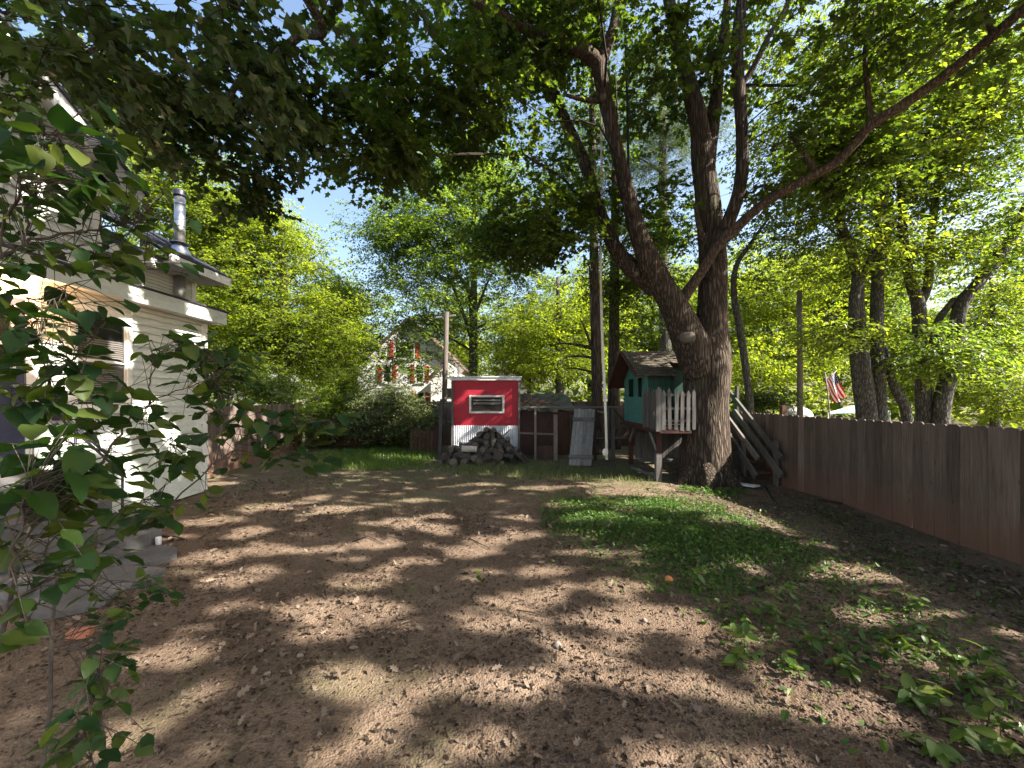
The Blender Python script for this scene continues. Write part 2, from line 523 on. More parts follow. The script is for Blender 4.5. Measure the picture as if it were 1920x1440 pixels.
# ------------------------------------------------------------------ ground
def relief(x, y):
    z = 0.016 * np.sin(1.3 * x + 0.7 * y + 1.0) + 0.014 * np.sin(-0.9 * x + 1.7 * y + 2.2) + 0.008 * np.sin(3.7 * x + 2.9 * y) + 0.007 * np.sin(5.3 * x - 4.1 * y + 0.5)
    z = z + 0.004 * np.sin(11.3 * x + 3.1 * y) * np.sin(9.7 * y - 2.0 * x)
    return z * (np.abs(x) < 60) * (y < 60)


gx = np.concatenate([[-400, -150, -60, -30, -18, -12], np.linspace(-8.5, 8, 200), [12, 18, 30, 60, 150, 400]])
gy = np.concatenate([[-60, -20, -8, -3], np.linspace(-1, 16, 230), [18, 22, 30, 50, 100, 300, 900]])
XX, YY = np.meshgrid(gx, gy)
gv = np.stack([XX.ravel(), YY.ravel(), relief(XX, YY).ravel()], 1)
nx, ny = len(gx), len(gy)
ii = (np.arange(ny - 1)[:, None] * nx + np.arange(nx - 1)[None, :]).ravel()
gt = np.concatenate([np.stack([ii, ii + 1, ii + nx + 1], 1), np.stack([ii, ii + nx + 1, ii + nx], 1)])
ground = inst('ground', npmesh('ground', gv, gt, M['soil'], None, True), None, Matrix.Identity(4))
tag(ground, 'bare brown soil of the back yard with thin grass', 'ground', None, 'structure')


def gz(x, y): return float(relief(np.float64(x), np.float64(y)))


# ------------------------------------------------------------------ the white house at the left
HX = -5.9
house = empty('white_house', (HX, 3.0, 0), 'white two storey house with clapboard siding, small dark roof and tall stovepipe', 'house')


def clap_wall(parent, fr, u0, u1, v0, v1, step, holes=(), limit=None, mat=None, seed=0):
    """lapped clapboards, every board (or piece beside an opening) its own part; limit(v) gives the u range at height v"""
    k = 0
    v = v0
    rr = random.Random(seed)
    while v < v1 - 0.02:
        vt = min(v + step, v1)
        a0, a1 = (u0, u1) if limit is None else limit((v + vt) / 2)
        a0, a1 = max(a0, u0), min(a1, u1)
        segs = [(a0, a1)]
        for (h0, h1, g0, g1) in holes:
            if vt > g0 + 0.01 and v < g1 - 0.01:
                ns = []
                for (p, q_) in segs:
                    if h1 <= p or h0 >= q_: ns.append((p, q_)); continue
                    if h0 > p: ns.append((p, h0))
                    if h1 < q_: ns.append((h1, q_))
                segs = ns
        for (p, q_) in segs:
            if q_ - p < 0.04: continue
            m = MB()
            e = rr.uniform(0, 0.003)
            vs = [fr.p(p, v - 0.010, 0.031 + e), fr.p(q_, v - 0.010, 0.031 + e), fr.p(q_, vt, 0.005), fr.p(p, vt, 0.005),
                  fr.p(p, v + 0.004, 0.001), fr.p(q_, v + 0.004, 0.001), fr.p(q_, vt, 0.001), fr.p(p, vt, 0.001)]
            m.add(vs, [(0, 1, 2, 3), (4, 7, 6, 5), (0, 4, 5, 1), (3, 2, 6, 7), (0, 3, 7, 4), (1, 5, 6, 2)])
            m.build('clapboard', mat or M['siding'], parent)
        v = vt


Wl = FX(HX)
# core of the lower storey and the upper storeys
MB().fbox(WORLD, -14, HX, -3, 7.36, 0.02, 3.24).build('wall', M['siding'], house)
MB().fbox(WORLD, -14, -6.1, -3, 5.66, 3.5, 5.0).build('wall', M['siding'], house)
MB().fbox(WORLD, -14, -6.3, 5.67, 7.58, 3.5, 4.35).build('wall', M['siding'], house)
win = (5.16, 5.86, 1.69, 3.02)          # opening of the lower window
door_h = (3.72, 4.62, 0.95, 2.99)
clap_wall(house, Wl, 2.0, 7.28, 0.62, 3.20, 0.118, [(win[0] - .09, win[1] + .09, win[2] - .11, win[3] + .09), (door_h[0] - .1, door_h[1] + .16, 0.6, door_h[3] + .1)], seed=1)
# foundation skirt, corner boards
MB().fbox(Wl, 2.0, 7.32, 0.02, 0.60, 0.001, 0.012).build('foundation', M['siding'], house)
MB().fbox(Wl, 7.28, 7.40, 0.05, 3.24, 0.001, 0.034).build('corner_board', M['white_paint'], house)
MB().fbox(Wl, 5.30, 5.36, 0.02, 0.60, 0.013, 0.03).build('skirt_board', M['brown_wood'], house)
# long eave box over the lower storey
MB().fbox(WORLD, -6.4, HX + 0.27, 1.0, 7.52, 3.255, 3.275).build('soffit', M['white_paint'], house)
MB().fbox(WORLD, HX + 0.25, HX + 0.30, 1.0, 7.54, 3.24, 3.47).build('fascia', M['siding'], house)
MB().fbox(WORLD, -6.4, HX + 0.25, 7.50, 7.54, 3.24, 3.47).build('fascia', M['white_paint'], house)
MB().fbox(WORLD, -6.4, HX + 0.33, 1.0, 7.58, 3.475, 3.50).build('ledge_roof', M['shingle'], house)
MB().fbox(Wl, 1.0, 7.28, 3.18, 3.25, 0.024, 0.05).build('frieze_board', M['siding'], house)


def sash_window(parent, fr, u0, u1, v0, v1, wm, rail=None, depth=0.06, blind=None, trim=0.07):
    w = None
    m = MB()
    m.fbox(fr, u0 - trim, u0, v0 - trim, v1 + trim, 0.0, 0.045)
    m.fbox(fr, u1, u1 + trim, v0 - trim, v1 + trim, 0.0, 0.045)
    m.fbox(fr, u0, u1, v1, v1 + trim, 0.0, 0.043)
    m.fbox(fr, u0, u1, v0 - trim, v0, 0.0, 0.043)
    w = m.build('window', wm, parent)
    MB().fbox(fr, u0 - trim - .02, u1 + trim + .02, v0 - trim - .035, v0 - trim - .002, 0.0, 0.075).build('sill', wm, w)
    MB().fbox(fr, u0, u1, v0, v1, 0.002, 0.010).build('pane', M['glass'], w)
    if rail:
        m = MB()
        m.fbox(fr, u0, u1, rail - .02, rail + .02, 0.012, 0.036)
        m.fbox(fr, u0, u0 + .035, v0, v1, 0.012, 0.030)
        m.fbox(fr, u1 - .035, u1, v0, v1, 0.012, 0.030)
        m.fbox(fr, u0 + .035, u1 - .035, v0, v0 + .04, 0.012, 0.030)
        m.fbox(fr, u0 + .035, u1 - .035, v1 - .04, v1, 0.012, 0.030)
        m.build('sash', wm, w)
    if blind:
        v = blind[0]
        k = 0
        while v < blind[1]:
            MB().fbox(fr, u0 + .05, u1 - .05, v, v + .021, 0.0105, 0.0135).build('blind_slat', M['blind'], w)
            v += .03
    return w


sash_window(house, Wl, win[0], win[1], win[2], win[3], M['white_paint'], 2.33, blind=(1.75, 2.62))
# upper window seen at the picture's edge
Wu = FX(-6.1)
up_win = (3.55, 4.50, 3.75, 4.62)


def gable_lim(z):
    run = (5.20 - z) / 0.64
    return (-3.0, 5.60 + min(0.0, run))


clap_wall(house, Wu, 0.5, 5.56, 3.55, 7.6, 0.122, [(up_win[0] - .1, up_win[1] + .1, up_win[2] - .12, up_win[3] + .1)], gable_lim, seed=2)
sash_window(house, Wu, *up_win, M['white_paint'], 4.2)
MB().fbox(Wu, 5.56, 5.68, 3.5, 5.0, 0.001, 0.034).build('corner_board', M['white_paint'], house)
# gable core and the raking overhang
g = MB()
apexY = 1.4
za = 5.20 + 0.64 * (5.66 - apexY)
g.poly(Fr((-6.1, 0, 0), (0, 1, 0), (0, 0, 1), (1, 0, 0)), [(-3, 5.0), (5.66, 5.0), (5.66, 5.2), (apexY, za), (-3, za - 0.64 * (apexY + 3))], -7.9, -0.002)
g.build('gable', M['siding'], house)
rk = [(-3.2, 5.02 + 0.64 * (apexY * 2 + 0.54 - 6.05 + 0.0)), (apexY, za + .05), (6.05, za + .05 - 0.64 * (6.05 - apexY))]
for (a, b) in ((rk[1], rk[2]), (rk[1], (-3.2, za + .05 - 0.64 * (apexY + 3.2)))):
    d = (b[0] - a[0], b[1] - a[1]); L = math.hypot(*d)
    fr = Fr((-5.78, a[0], a[1]), (0, d[0], d[1]), (0, -d[1] * (1 if d[0] > 0 else -1), abs(d[0])), (1, 0, 0))
    fr.n = Vector((1, 0, 0))
    fr.v = Vector((0, -d[1], d[0])).normalized() if d[0] > 0 else Vector((0, d[1], -d[0])).normalized()
    MB().fbox(fr, 0, L, -0.22, 0.0, -0.03, 0.0).build('rake_board', M['white_paint'], house)
    MB().fbox(fr, 0, L, -0.05, -0.03, -0.34, -0.03).build('soffit', M['white_paint'], house)
    MB().fbox(fr, -0.02, L + .03, 0.004, 0.05, -9.0, 0.03).build('roof', M['shingle'], house)
    if d[0] > 0:
        MB().fbox(fr, L - .03, L, -0.22, -0.052, -8.0, -0.032).build('fascia', M['white_paint'], house)

# rear upper wall with closed louvre panel
Wr = FX(-6.3)
clap_wall(house, Wr, 5.70, 6.14, 3.52, 4.05, 0.10, seed=3)
clap_wall(house, Wr, 7.30, 7.52, 3.52, 4.05, 0.10, seed=4)
MB().fbox(Wr, 7.52, 7.62, 3.5, 4.06, 0.001, 0.036).build('corner_board', M['white_paint'], house)
lv = MB()
lv.fbox(Wr, 6.14, 6.22, 3.5, 4.05, 0.001, 0.04)
lv.fbox(Wr, 7.22, 7.30, 3.5, 4.05, 0.001, 0.04)
lvp = lv.build('louvre_panel', M['siding'], house)
for i in range(9):
    z = 3.52 + i * .058
    m = MB()
    m.add([Wr.p(6.22, z, .03), Wr.p(7.22, z, .03), Wr.p(7.22, z + .055, .006), Wr.p(6.22, z + .055, .006), Wr.p(6.22, z, .001), Wr.p(7.22, z, .001), Wr.p(7.22, z + .055, .001), Wr.p(6.22, z + .055, .001)],
          [(0, 1, 2, 3), (4, 7, 6, 5), (0, 4, 5, 1), (3, 2, 6, 7), (0, 3, 7, 4), (1, 5, 6, 2)])
    m.build('slat', M['siding'], lvp)


def lean_roof(y0, y1, xe, ze, pitch, run, name='roof'):
    """roof slope rising from the eave towards -X with rows of shingles, eave fascia and soffit"""
    d = Vector((-1, 0, pitch)).normalized()
    nrm = Vector((pitch, 0, 1)).normalized()
    L = run * math.hypot(1, pitch)
    fr = Fr((xe, y0, ze), (0, 1, 0), d, nrm)
    core = MB().fbox(fr, 0, y1 - y0, 0, L, -0.05, 0.0).build(name, M['shingle'], house)
    m = MB(); m2 = MB()
    v = -0.02; r_ = 0
    rr = random.Random(int(y0 * 10))
    while v < L:
        u = -0.02 - (r_ % 2) * .07
        while u < y1 - y0:
            w_ = rr.uniform(.12, .17)
            a, b = max(u, -0.02), min(u + w_ - .008, y1 - y0 + .02)
            if b - a > .02:
                t = rr.uniform(.010, .016)
                m.add([fr.p(a, v, t), fr.p(b, v, t), fr.p(b, v + .17, .004), fr.p(a, v + .17, .004), fr.p(a, v, 0.001), fr.p(b, v, 0.001)],
                      [(0, 1, 2, 3), (0, 4, 5, 1), (1, 5, 2), (0, 3, 4)])
            u += w_
        v += .13; r_ += 1
    o = m.build('shingles', M['shingle'], core)
    o['kind'] = 'stuff'
    MB().fbox(WORLD, xe - .02, xe + .012, y0, y1, ze - .17, ze - .015).build('fascia', M['white_paint'], house)
    MB().fbox(WORLD, -6.30, xe - .022, y0, y1, ze - .155, ze - .135).build('soffit', M['white_paint'], house)
    MB().bar((xe, y1 - .012, ze - .095), (xe - run, y1 - .012, ze - .095 + pitch * run), .026, .15).build('rake_board', M['white_paint'], house)


lean_roof(5.70, 6.42, -5.96, 4.14, .60, 2.3)
lean_roof(6.43, 7.80, -5.72, 4.24, .60, 2.6)

# stovepipe: lower run against the wall, storm collar cone, upper run and cap
pc = Vector((-6.21, 7.18, 0))
pipe = MB()
pipe.tube([(pc.x, pc.y, 3.5), (pc.x, pc.y, 4.10)], .085, 20)
pipe.tube([(pc.x, pc.y, 4.42), (pc.x, pc.y, 5.56)], .082, 20)
sp = pipe.build('stovepipe', M['steel'], house)
MB().tube([(pc.x, pc.y, 4.44), (pc.x, pc.y, 4.50), (pc.x, pc.y, 4.66), (pc.x, pc.y, 4.68)], [.20, .17, .10, .09], 20).build('flashing_cone', M['steel'], sp)
MB().tube([(pc.x, pc.y, 4.685), (pc.x, pc.y, 4.70), (pc.x, pc.y, 4.715)], [.15, .15, .09], 20).build('storm_collar', M['steel'], sp)
for z in (5.0, 5.42):
    MB().tube([(pc.x, pc.y, z), (pc.x, pc.y, z + .02)], .088, 20).build('joint_band', M['steel'], sp)
MB().tube([(pc.x, pc.y, 5.57), (pc.x, pc.y, 5.60), (pc.x, pc.y, 5.62), (pc.x, pc.y, 5.66), (pc.x, pc.y, 5.69)], [.10, .10, .085, .105, .08], 20).build('pipe_cap', M['dark_metal'], sp)

# door with trim and storm door
dm = MB()
dm.fbox(Wl, door_h[0], door_h[1], door_h[2], door_h[3], 0.002, 0.04)
dr = dm.build('door', M['navy'], house)
MB().fbox(Wl, door_h[0] + .2, door_h[1] - .14, 2.05, 2.85, 0.041, 0.046).build('pane', M['glass'], dr)
m = MB()
m.fbox(Wl, door_h[0] + .2, door_h[1] - .14, 2.01, 2.05, 0.041, 0.06); m.fbox(Wl, door_h[0] + .2, door_h[1] - .14, 2.85, 2.89, 0.041, 0.06)
m.fbox(Wl, door_h[0] + .2, door_h[1] - .14, 2.42, 2.46, 0.047, 0.058)
m.fbox(Wl, door_h[1] - .14, door_h[1] - .10, 2.01, 2.89, 0.041, 0.06)
m.build('door_light_frame', M['white_paint'], dr)
MB().tube([Wl.p(4.50, 1.95, .04), Wl.p(4.50, 1.95, .09)], .025, 12).build('handle', M['steel'], dr)
m = MB()
m.fbox(Wl, door_h[1] + .002, door_h[1] + .15, .93, 3.09, 0.002, 0.05)
m.fbox(Wl, door_h[0] - .1, door_h[0] - .002, .93, 3.09, 0.002, 0.05)
m.fbox(Wl, door_h[0], door_h[1], 2.992, 3.09, 0.002, 0.048)
m.build('door_trim', M['white_paint'], house)
# black box lamp beside the door, downspout, floodlight on the ledge
m = MB()
m.fbox(Wl, 4.90, 5.00, 1.52, 1.72, .025, .11)
m.build('meter_box', M['dark_metal'], house)
MB().tube([(-5.66, 3.2, 3.62), (-5.70, 3.9, 3.64), (-5.72, 4.7, 3.55)], .035, 8).build('downspout', M['white_paint'], house)
fl = MB().fbox(WORLD, -5.72, -5.60, 4.62, 4.86, 3.505, 3.60).build('floodlight', M['white_paint'], house)
MB().fbox(WORLD, -5.598, -5.59, 4.66, 4.82, 3.52, 3.585).build('lens', M['dark_metal'], fl)

# porch light, lit, under the eave
plp = P(45, 536, 4.62)
pl = empty('porch_light', (-5.68, 4.46, 3.24), 'lit round porch light glowing warm under the white eave', 'porch light')
MB().tube([(-5.68, 4.46, 3.25), (-5.68, 4.46, 3.225)], .075, 16).build('base', M['white_paint'], pl)
MB().tube([(-5.68, 4.46, 3.224), (-5.68, 4.46, 3.20), (-5.68, 4.46, 3.16), (-5.68, 4.46, 3.125)], [.05, .075, .07, .03], 16).build('bulb', M['glow'], pl)
ld = bpy.data.lights.new('porch_lamp', 'POINT')
ld.energy = 14; ld.color = (1.0, .55, .25); ld.shadow_soft_size = .06
lo = bpy.data.objects.new('porch_lamp', ld); COL.objects.link(lo); lo.parent = pl
lo.location = (0.02, 0, -0.20)

# stone steps up to the door with dark rail, flagstones
st = empty('stone_steps', (-5.0, 4.1, 0), 'grey stone slab steps leading up to the door of the white house', 'steps')
for k in range(5):
    x1 = -4.35 - .3 * k
    m = MB()
    rr = random.Random(k)
    m.poly(Fr((0, 0, .02 + .18 * k), (1, 0, 0), (0, 1, 0), (0, 0, 1)), [(x1 - .62, 3.35), (x1 + rr.uniform(-.02, .03), 3.4), (x1 + rr.uniform(-.02, .03), 4.1), (x1 + rr.uniform(-.03, .02), 4.78), (x1 - .3, 4.80), (x1 - .62, 4.76)], 0, .172)
    m.build('step', M['stone'], st)
hr = empty('handrail', (-5.2, 4.86, 0), 'dark metal handrail sloping down beside the stone steps', 'handrail')
a, b = Vector((-5.75, 4.88, 1.62)), Vector((-4.92, 4.88, .88))
MB().tube([a, b], .014, 8).build('rail', M['dark_metal'], hr)
MB().tube([a + Vector((0, 0, -.06)), b + Vector((0, 0, -.06))], .014, 8).build('rail', M['dark_metal'], hr)
for p in ((-4.95, .90), (-5.55, 1.42)):
    MB().tube([(p[0], 4.88, 0), (p[0], 4.88, p[1])], .014, 8).build('post', M['dark_metal'], hr)
fs = [((255, 1046), .48, .30, 'pale flagstone touching the lowest stone step'), ((215, 1085), .52, .26, 'broad bluish flagstone set flat in the soil'), ((110, 1130), .5, .25, 'flagstone half covered by soil under the lilac branches')]
for i, (pp, rx, ry, lab) in enumerate(fs):
    c = G(*pp)
    rr = random.Random(30 + i)
    pts = [(c.x + rx * math.cos(t) * rr.uniform(.8, 1.1), c.y + ry * math.sin(t) * rr.uniform(.8, 1.1)) for t in [k * 2 * math.pi / 9 for k in range(9)]]
    m = MB(); m.poly(Fr((0, 0, 0), (1, 0, 0), (0, 1, 0), (0, 0, 1)), pts, -.03, .045 - .01 * i)
    o = m.build('flagstone', M['stone']); tag(o, lab, 'flagstone')
c = G(297, 1025)
o = MB().tube([(c.x, c.y, 0), (c.x, c.y, .06), (c.x, c.y, .115), (c.x, c.y, .12)], [.03, .03, .03, .02], 14).build('pipe_stub', M['white_paint'])
tag(o, 'short white pipe stub standing in soil beside the stone step', 'pipe')
c = G(150, 1196)
o = MB().box((c.x, c.y, .035), (.13, .07, .05), (.06, .1, .45)).build('brick', M['brick'])
tag(o, 'orange brick lying loose on soil under the lilac', 'brick')

# ------------------------------------------------------------------ board fences
bw = .142


def board_mesh(w, h, seed):
    rr = random.Random(seed)
    c = .026
    m = MB()
    m.poly(FY(0), [(-w / 2, -h / 2), (w / 2, -h / 2), (w / 2, h / 2 - c), (w / 2 - c * rr.uniform(.8, 1.2), h / 2), (-w / 2 + c * rr.uniform(.8, 1.2), h / 2), (-w / 2, h / 2 - c)], -.009, .009)
    return m.mesh('board', M['fence'], False)[0]


FH = 1.5
bm_ = [board_mesh(.1445, FH + dh, i) for i, dh in enumerate((0, .012, -.012, .005, -.006))]


def board_fence(name, label, a, b, hs=1.0, tilt=.004, out=1):
    """boards from a to b, face towards the left of a->b when out=1"""
    a, b = Vector((*a, 0)), Vector((*b, 0))
    d = (b - a); L = d.length; d.normalize()
    nrm = Vector((-d.y, d.x, 0)) * out
    f = empty(name, tuple((a + b) / 2), label, 'fence')
    n = int(L / bw)
    rot = Matrix(((d.x, -nrm.x, 0, 0), (d.y, -nrm.y, 0, 0), (0, 0, 1, 0), (0, 0, 0, 1)))
    if out == 1:   # keep a proper rotation
        rot = Matrix(((d.x, nrm.x, 0, 0), (d.y, nrm.y, 0, 0), (0, 0, 1, 0), (0, 0, 0, 1)))
    for i in range(n):
        me = random.choice(bm_)
        p = a + d * (bw * (i + .5)) + nrm * ((i % 2) * .006 + random.uniform(-.002, .002)) + Vector((0, 0, FH * hs / 2 - .035 + random.uniform(-.008, .008)))
        inst('board', me, f, Matrix.Translation(p) @ rot @ Matrix.Rotation(random.gauss(0, tilt), 4, 'Y') @ Matrix.Rotation(random.gauss(0, .012), 4, 'Z') @ Matrix.Diagonal((1, 1, hs, 1)))
    fr = Fr(a, d, (0, 0, 1), -nrm)
    for z in (.3, 1.2):
        MB().fbox(fr, 0, L, z, z + .085, .013, .05).build('rail', M['brown_wood'], f)
    k = 0.0
    while k < L + .1:
        MB().fbox(fr, k - .045, k + .045, 0, 1.42, .052, .14).build('post', M['brown_wood'], f)
        k += 2.42
    return f


fence_r = board_fence('board_fence', 'long brown dog-eared board fence receding from big tree, reddish along its foot', (5.6, 14.45), (5.6, .6), out=-1)
fence_b = board_fence('board_fence', 'reddish brown board fence closing the yard behind shed and wire pen', (-7.85, 14.6), (5.5, 14.6), 1.15, out=-1)
fence_l = board_fence('board_fence', 'sunlit pinkish board fence between white house and leafy bushes', (-6.9, 8.4), (-7.9, 14.5), 1.09, out=-1)

# ------------------------------------------------------------------ red shed
SY = 11.3
shed = empty('red_shed', (-.77, 12.2, 0), 'small bright red shed with white framed window above corrugated skirt', 'shed')
Ws = FY(SY)
x0, x1 = -1.73, .19
zb, zt = .96, 2.33
w0, w1, v0, v1 = -1.20, -.28, 1.42, 1.84
m = MB()
m.fbox(Ws, x0, w0, zb, zt, -.02, 0); m.fbox(Ws, w1, x1, zb, zt, -.02, 0)
m.fbox(Ws, w0, w1, zb, v0, -.02, 0); m.fbox(Ws, w0, w1, v1, zt, -.02, 0)
m.build('wall', M['red_paint'], shed)
m = MB()
m.fbox(WORLD, x0, x0 + .02, SY + .022, SY + 1.9, .05, 2.1); m.fbox(WORLD, x1 - .02, x1, SY + .022, SY + 1.9, .05, 2.1)
m.fbox(WORLD, x0 + .022, x1 - .022, SY + 1.88, SY + 1.9, .05, 2.1)
m.build('wall', M['brown_wood'], shed)
# corrugated skirt: a folded sheet with a scalloped upper edge
m = MB()
nC = 34
top, bot = [], []
for i in range(nC * 4 + 1):
    u = x0 + .02 + (x1 - x0 - .04) * i / (nC * 4)
    d_ = .012 * math.sin(i * math.pi / 2)
    top.append((u, 1.0 + .016 * math.sin(i * math.pi / 2), d_ + .03)); bot.append((u, .05, d_ + .03))
vs = [Ws.p(*q) for q in top] + [Ws.p(*q) for q in bot]
k = len(top)
m.add(vs, [(i, i + 1, i + 1 + k, i + k) for i in range(k - 1)], 0, False)
m.build('corrugated_skirt', M['zinc'], shed)
for (a, b) in ((x0 - .05, x0 + .015), (x1 - .015, x1 + .05)):
    MB().fbox(Ws, a, b, .02, 2.32, .004, .055).build('corner_trim', M['grey_wood'], shed)
m = MB()
m.fbox(Ws, x0 - .08, x1 + .08, 2.33, 2.41, -.04, .10)
m.build('roof_edge', M['white_paint'], shed)
dsl = Vector((0, 1, -.14)).normalized()
fr = Fr((0, SY - .12, 2.415), (1, 0, 0), dsl, (0, .14, 1))
MB().fbox(fr, x0 - .1, x1 + .1, 0, 2.15, 0.002, .03).build('roof', M['zinc'], shed)
m = MB()
t = .055
m.fbox(Ws, w0 - t, w0, v0 - t, v1 + t, .002, .035); m.fbox(Ws, w1, w1 + t, v0 - t, v1 + t, .002, .035)
m.fbox(Ws, w0, w1, v1, v1 + t, .002, .033); m.fbox(Ws, w0, w1, v0 - t, v0, .002, .033)
sw = m.build('window', M['white_paint'], shed)
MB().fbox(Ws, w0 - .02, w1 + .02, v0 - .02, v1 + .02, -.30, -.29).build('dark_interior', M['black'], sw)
m = MB()
for (a, b) in ((v1 - .035, v1 - .012), (v0 + .012, v0 + .035)):
    m.fbox(Ws, w0 + .003, w1 - .003, a, b, -.018, .012)
m.fbox(Ws, w0 + .003, w0 + .028, v0 + .036, v1 - .036, -.018, .012); m.fbox(Ws, w1 - .028, w1 - .003, v0 + .036, v1 - .036, -.018, .012)
m.build('sash', M['grey_wood_x'], sw)
for (z, c_, hgt) in ((1.745, .03, .055), (1.655, .04, .075)):
    fr = Fr(Ws.p(0, z, c_), (1, 0, 0), (0, .5, 1), (0, -1, .5))
    MB().fbox(fr, w0 + .05, w1 - .05, -hgt / 2, hgt / 2, -.004, .004).build('louvre_blade', M['grey_wood_x'], sw)
MB().fbox(Ws, w0 + .03, w1 - .03, v0 + .04, 1.60, -.012, -.008).build('pane', M['glass'], sw)

# firewood heap: every log a thing
LOGL = ['dark split log in the firewood heap before the red shed']


def log_mesh(r, L, seed, bark, split=False):
    rr = random.Random(seed)
    n = 12
    m = MB()
    if not split:
        m.tube([(-L / 2, 0, 0), (-L / 6, rr.uniform(-.01, .01), 0), (L / 6, 0, rr.uniform(-.01, .01)), (L / 2, 0, 0)], [r, r * 1.03, r * .98, r * .97], n, lump=.05, seed=seed, capmi=1)
    else:
        pts = [(r * math.cos(t), r * math.sin(t)) for t in [math.pi * k / 7 for k in range(8)]] + [(0, -r * rr.uniform(.1, .5))]
        m.poly(Fr((0, 0, 0), (0, 1, 0), (0, 0, 1), (1, 0, 0)), pts, -L / 2, L / 2)
        m.m[0] = 1; m.m[1] = 1
    return m.mesh('log', [bark, M['log_end']], False)[0]


logs = [log_mesh(r, L, i, M['log_bark'], sp_) for i, (r, L, sp_) in enumerate([(.085, .40, 0), (.10, .36, 0), (.07, .42, 0), (.09, .38, 1), (.11, .34, 1), (.06, .45, 0), (.095, .40, 1)])]
rr = random.Random(12)
rows = [(-1.98, .42, 16), (-1.92, .26, 15), (-1.75, .08, 12), (-1.45, -.08, 10), (-1.12, -.20, 6), (-.92, -.34, 4), (-.74, -.48, 2)]
for layer in range(3):
    for r_, (a, b, n) in enumerate(rows):
        if layer == 2 and r_ > 2: continue
        for i in range(n - layer * (1 if r_ < 5 else 2)):
            x = a + (b - a) * (i + .5 + rr.uniform(-.2, .2)) / n
            z = .075 + .134 * r_ + rr.uniform(-.02, .02)
            y = 10.62 + .075 * r_ + layer * .33 + rr.uniform(-.06, .06) if layer < 2 else 10.36 + r_ * .1
            if layer == 2 and rr.random() < (.45 + .2 * r_): continue
            yaw = math.pi / 2 + rr.gauss(0, .35)
            if rr.random() < .28: yaw = rr.gauss(0, .45)
            pit = rr.gauss(0, .12)
            if x > -.15: pit += .75; 
            o = inst('log', rr.choice(logs), None, Matrix.Translation((x, y, z + (.06 if x > -.15 else 0))) @ Euler((0, pit, yaw)).to_matrix().to_4x4() @ Matrix.Rotation(rr.uniform(0, 6.28), 4, 'X'))
            tag(o, LOGL[0], 'log', 'logs heaped before the red shed')
wl = log_mesh(.082, .40, 55, M['birch'])
o = inst('log', wl, None, Matrix.Translation(P(880, 842, 10.28)) @ Matrix.Rotation(.06, 4, 'Y') @ Matrix.Rotation(.1, 4, 'Z'))
tag(o, 'pale birch log lying crosswise at the front of the firewood heap', 'log', 'logs heaped before the red shed')
o = inst('log', log_mesh(.115, .36, 56, M['log_bark']), None, Matrix.Translation(P(936, 853, 10.2)) @ Matrix.Rotation(math.pi / 2 - .1, 4, 'Z'))
tag(o, 'thick round log with its cut end facing out low in the heap', 'log', 'logs heaped before the red shed')
for (pa, pb, lab) in (((960, 842, 10.3), (986, 868, 10.0), 'long log leaning outward from the heap towards the wire pen'), ((938, 822, 10.6), (957, 805, 10.7), 'thin stick poking up against the corrugated skirt')):
    o = MB().tube([P(*pa), P(*pb)], .05 if 'long' in lab else .014, 10, lump=.06).build('log', M['log_bark'])
    tag(o, lab, 'log', 'logs heaped before the red shed')

# grey low board panel and post left of the shed
gp = empty('low_fence', tuple(P(800, 840, 12.6)), 'low weathered grey board panel against fence left of shed', 'panel')
for i in range(8):
    c = P(772 + i * 7.4, 820, 12.6)
    MB().box((c.x, 12.6 + random.uniform(-.01, .01), .40 + random.uniform(-.03, .03)), (.12, .02, .78), (0, random.gauss(0, .02), 0)).build('board', M['brown_wood'], gp)
pb_ = P(825, 842, 12.0)
o = MB().bar((pb_.x, 12.0, .0), (pb_.x + .06, 12.0, 1.78), .1, .09, (0, 1, 0)).build('post', M['grey_wood'])
tag(o, 'weathered grey post standing just left of the red shed', 'post')
pr = P(838, 752, 12.1)
o = MB().bar((-2.35, 12.06, 1.70), (-1.80, 12.06, 1.68), .07, .05).build('plank', M['pale_wood'])
tag(o, 'pale plank resting level between grey post and red shed', 'plank')

# ------------------------------------------------------------------ wire pen (chicken run) between shed and playhouse
PY = 11.1
pen = empty('pen_frame', (2.0, PY, 0), 'thin timber pen frame of posts and rails between shed and playhouse', 'pen')


def pbar(pa, pb, Ya, Yb, w=.05, t=.04, mat='pale_wood', par=pen, nm='rail'):
    return MB().bar(P(*pa, Ya), P(*pb, Yb), w, t, (0, 1, 0)).build(nm, M[mat], par)


pbar((972, 763), (1182, 763), PY, PY, .05, .04, 'grey_wood_x')
pbar((975, 812), (1040, 814), PY, PY, .045, .04, 'grey_wood_x')
pbar((1118, 821), (1182, 822), PY, PY, .045, .04, 'grey_wood_x')
pbar((1038, 775), (1078, 775), PY - .05, PY - .05, .06, .04, 'red_stain')
for (px, w_, m_, yt, yb) in ((1004, .06, 'pale_wood', 764, 862), (1042, .11, 'pale_wood', 768, 862), (1141.5, .05, 'grey_wood', 764, 866), (1150, .11, 'grey_wood', 766, 860), (1182, .07, 'red_stain', 800, 868), (1117, .06, 'brown_wood', 764, 864)):
    c = P(px, yb, PY)
    MB().bar((c.x, PY + .045, 0), (c.x, PY + .045, P(px, yt, PY).z), w_, .05, (0, 1, 0)).build('post', M[m_], pen)
pbar((1150, 768), (1180, 798), PY + .02, PY + .02, .045, .04, 'brown_wood', nm='brace')
pbar((1120, 771), (1140, 775), PY + .02, PY + .02, .04, .03, 'pale_wood', nm='brace')
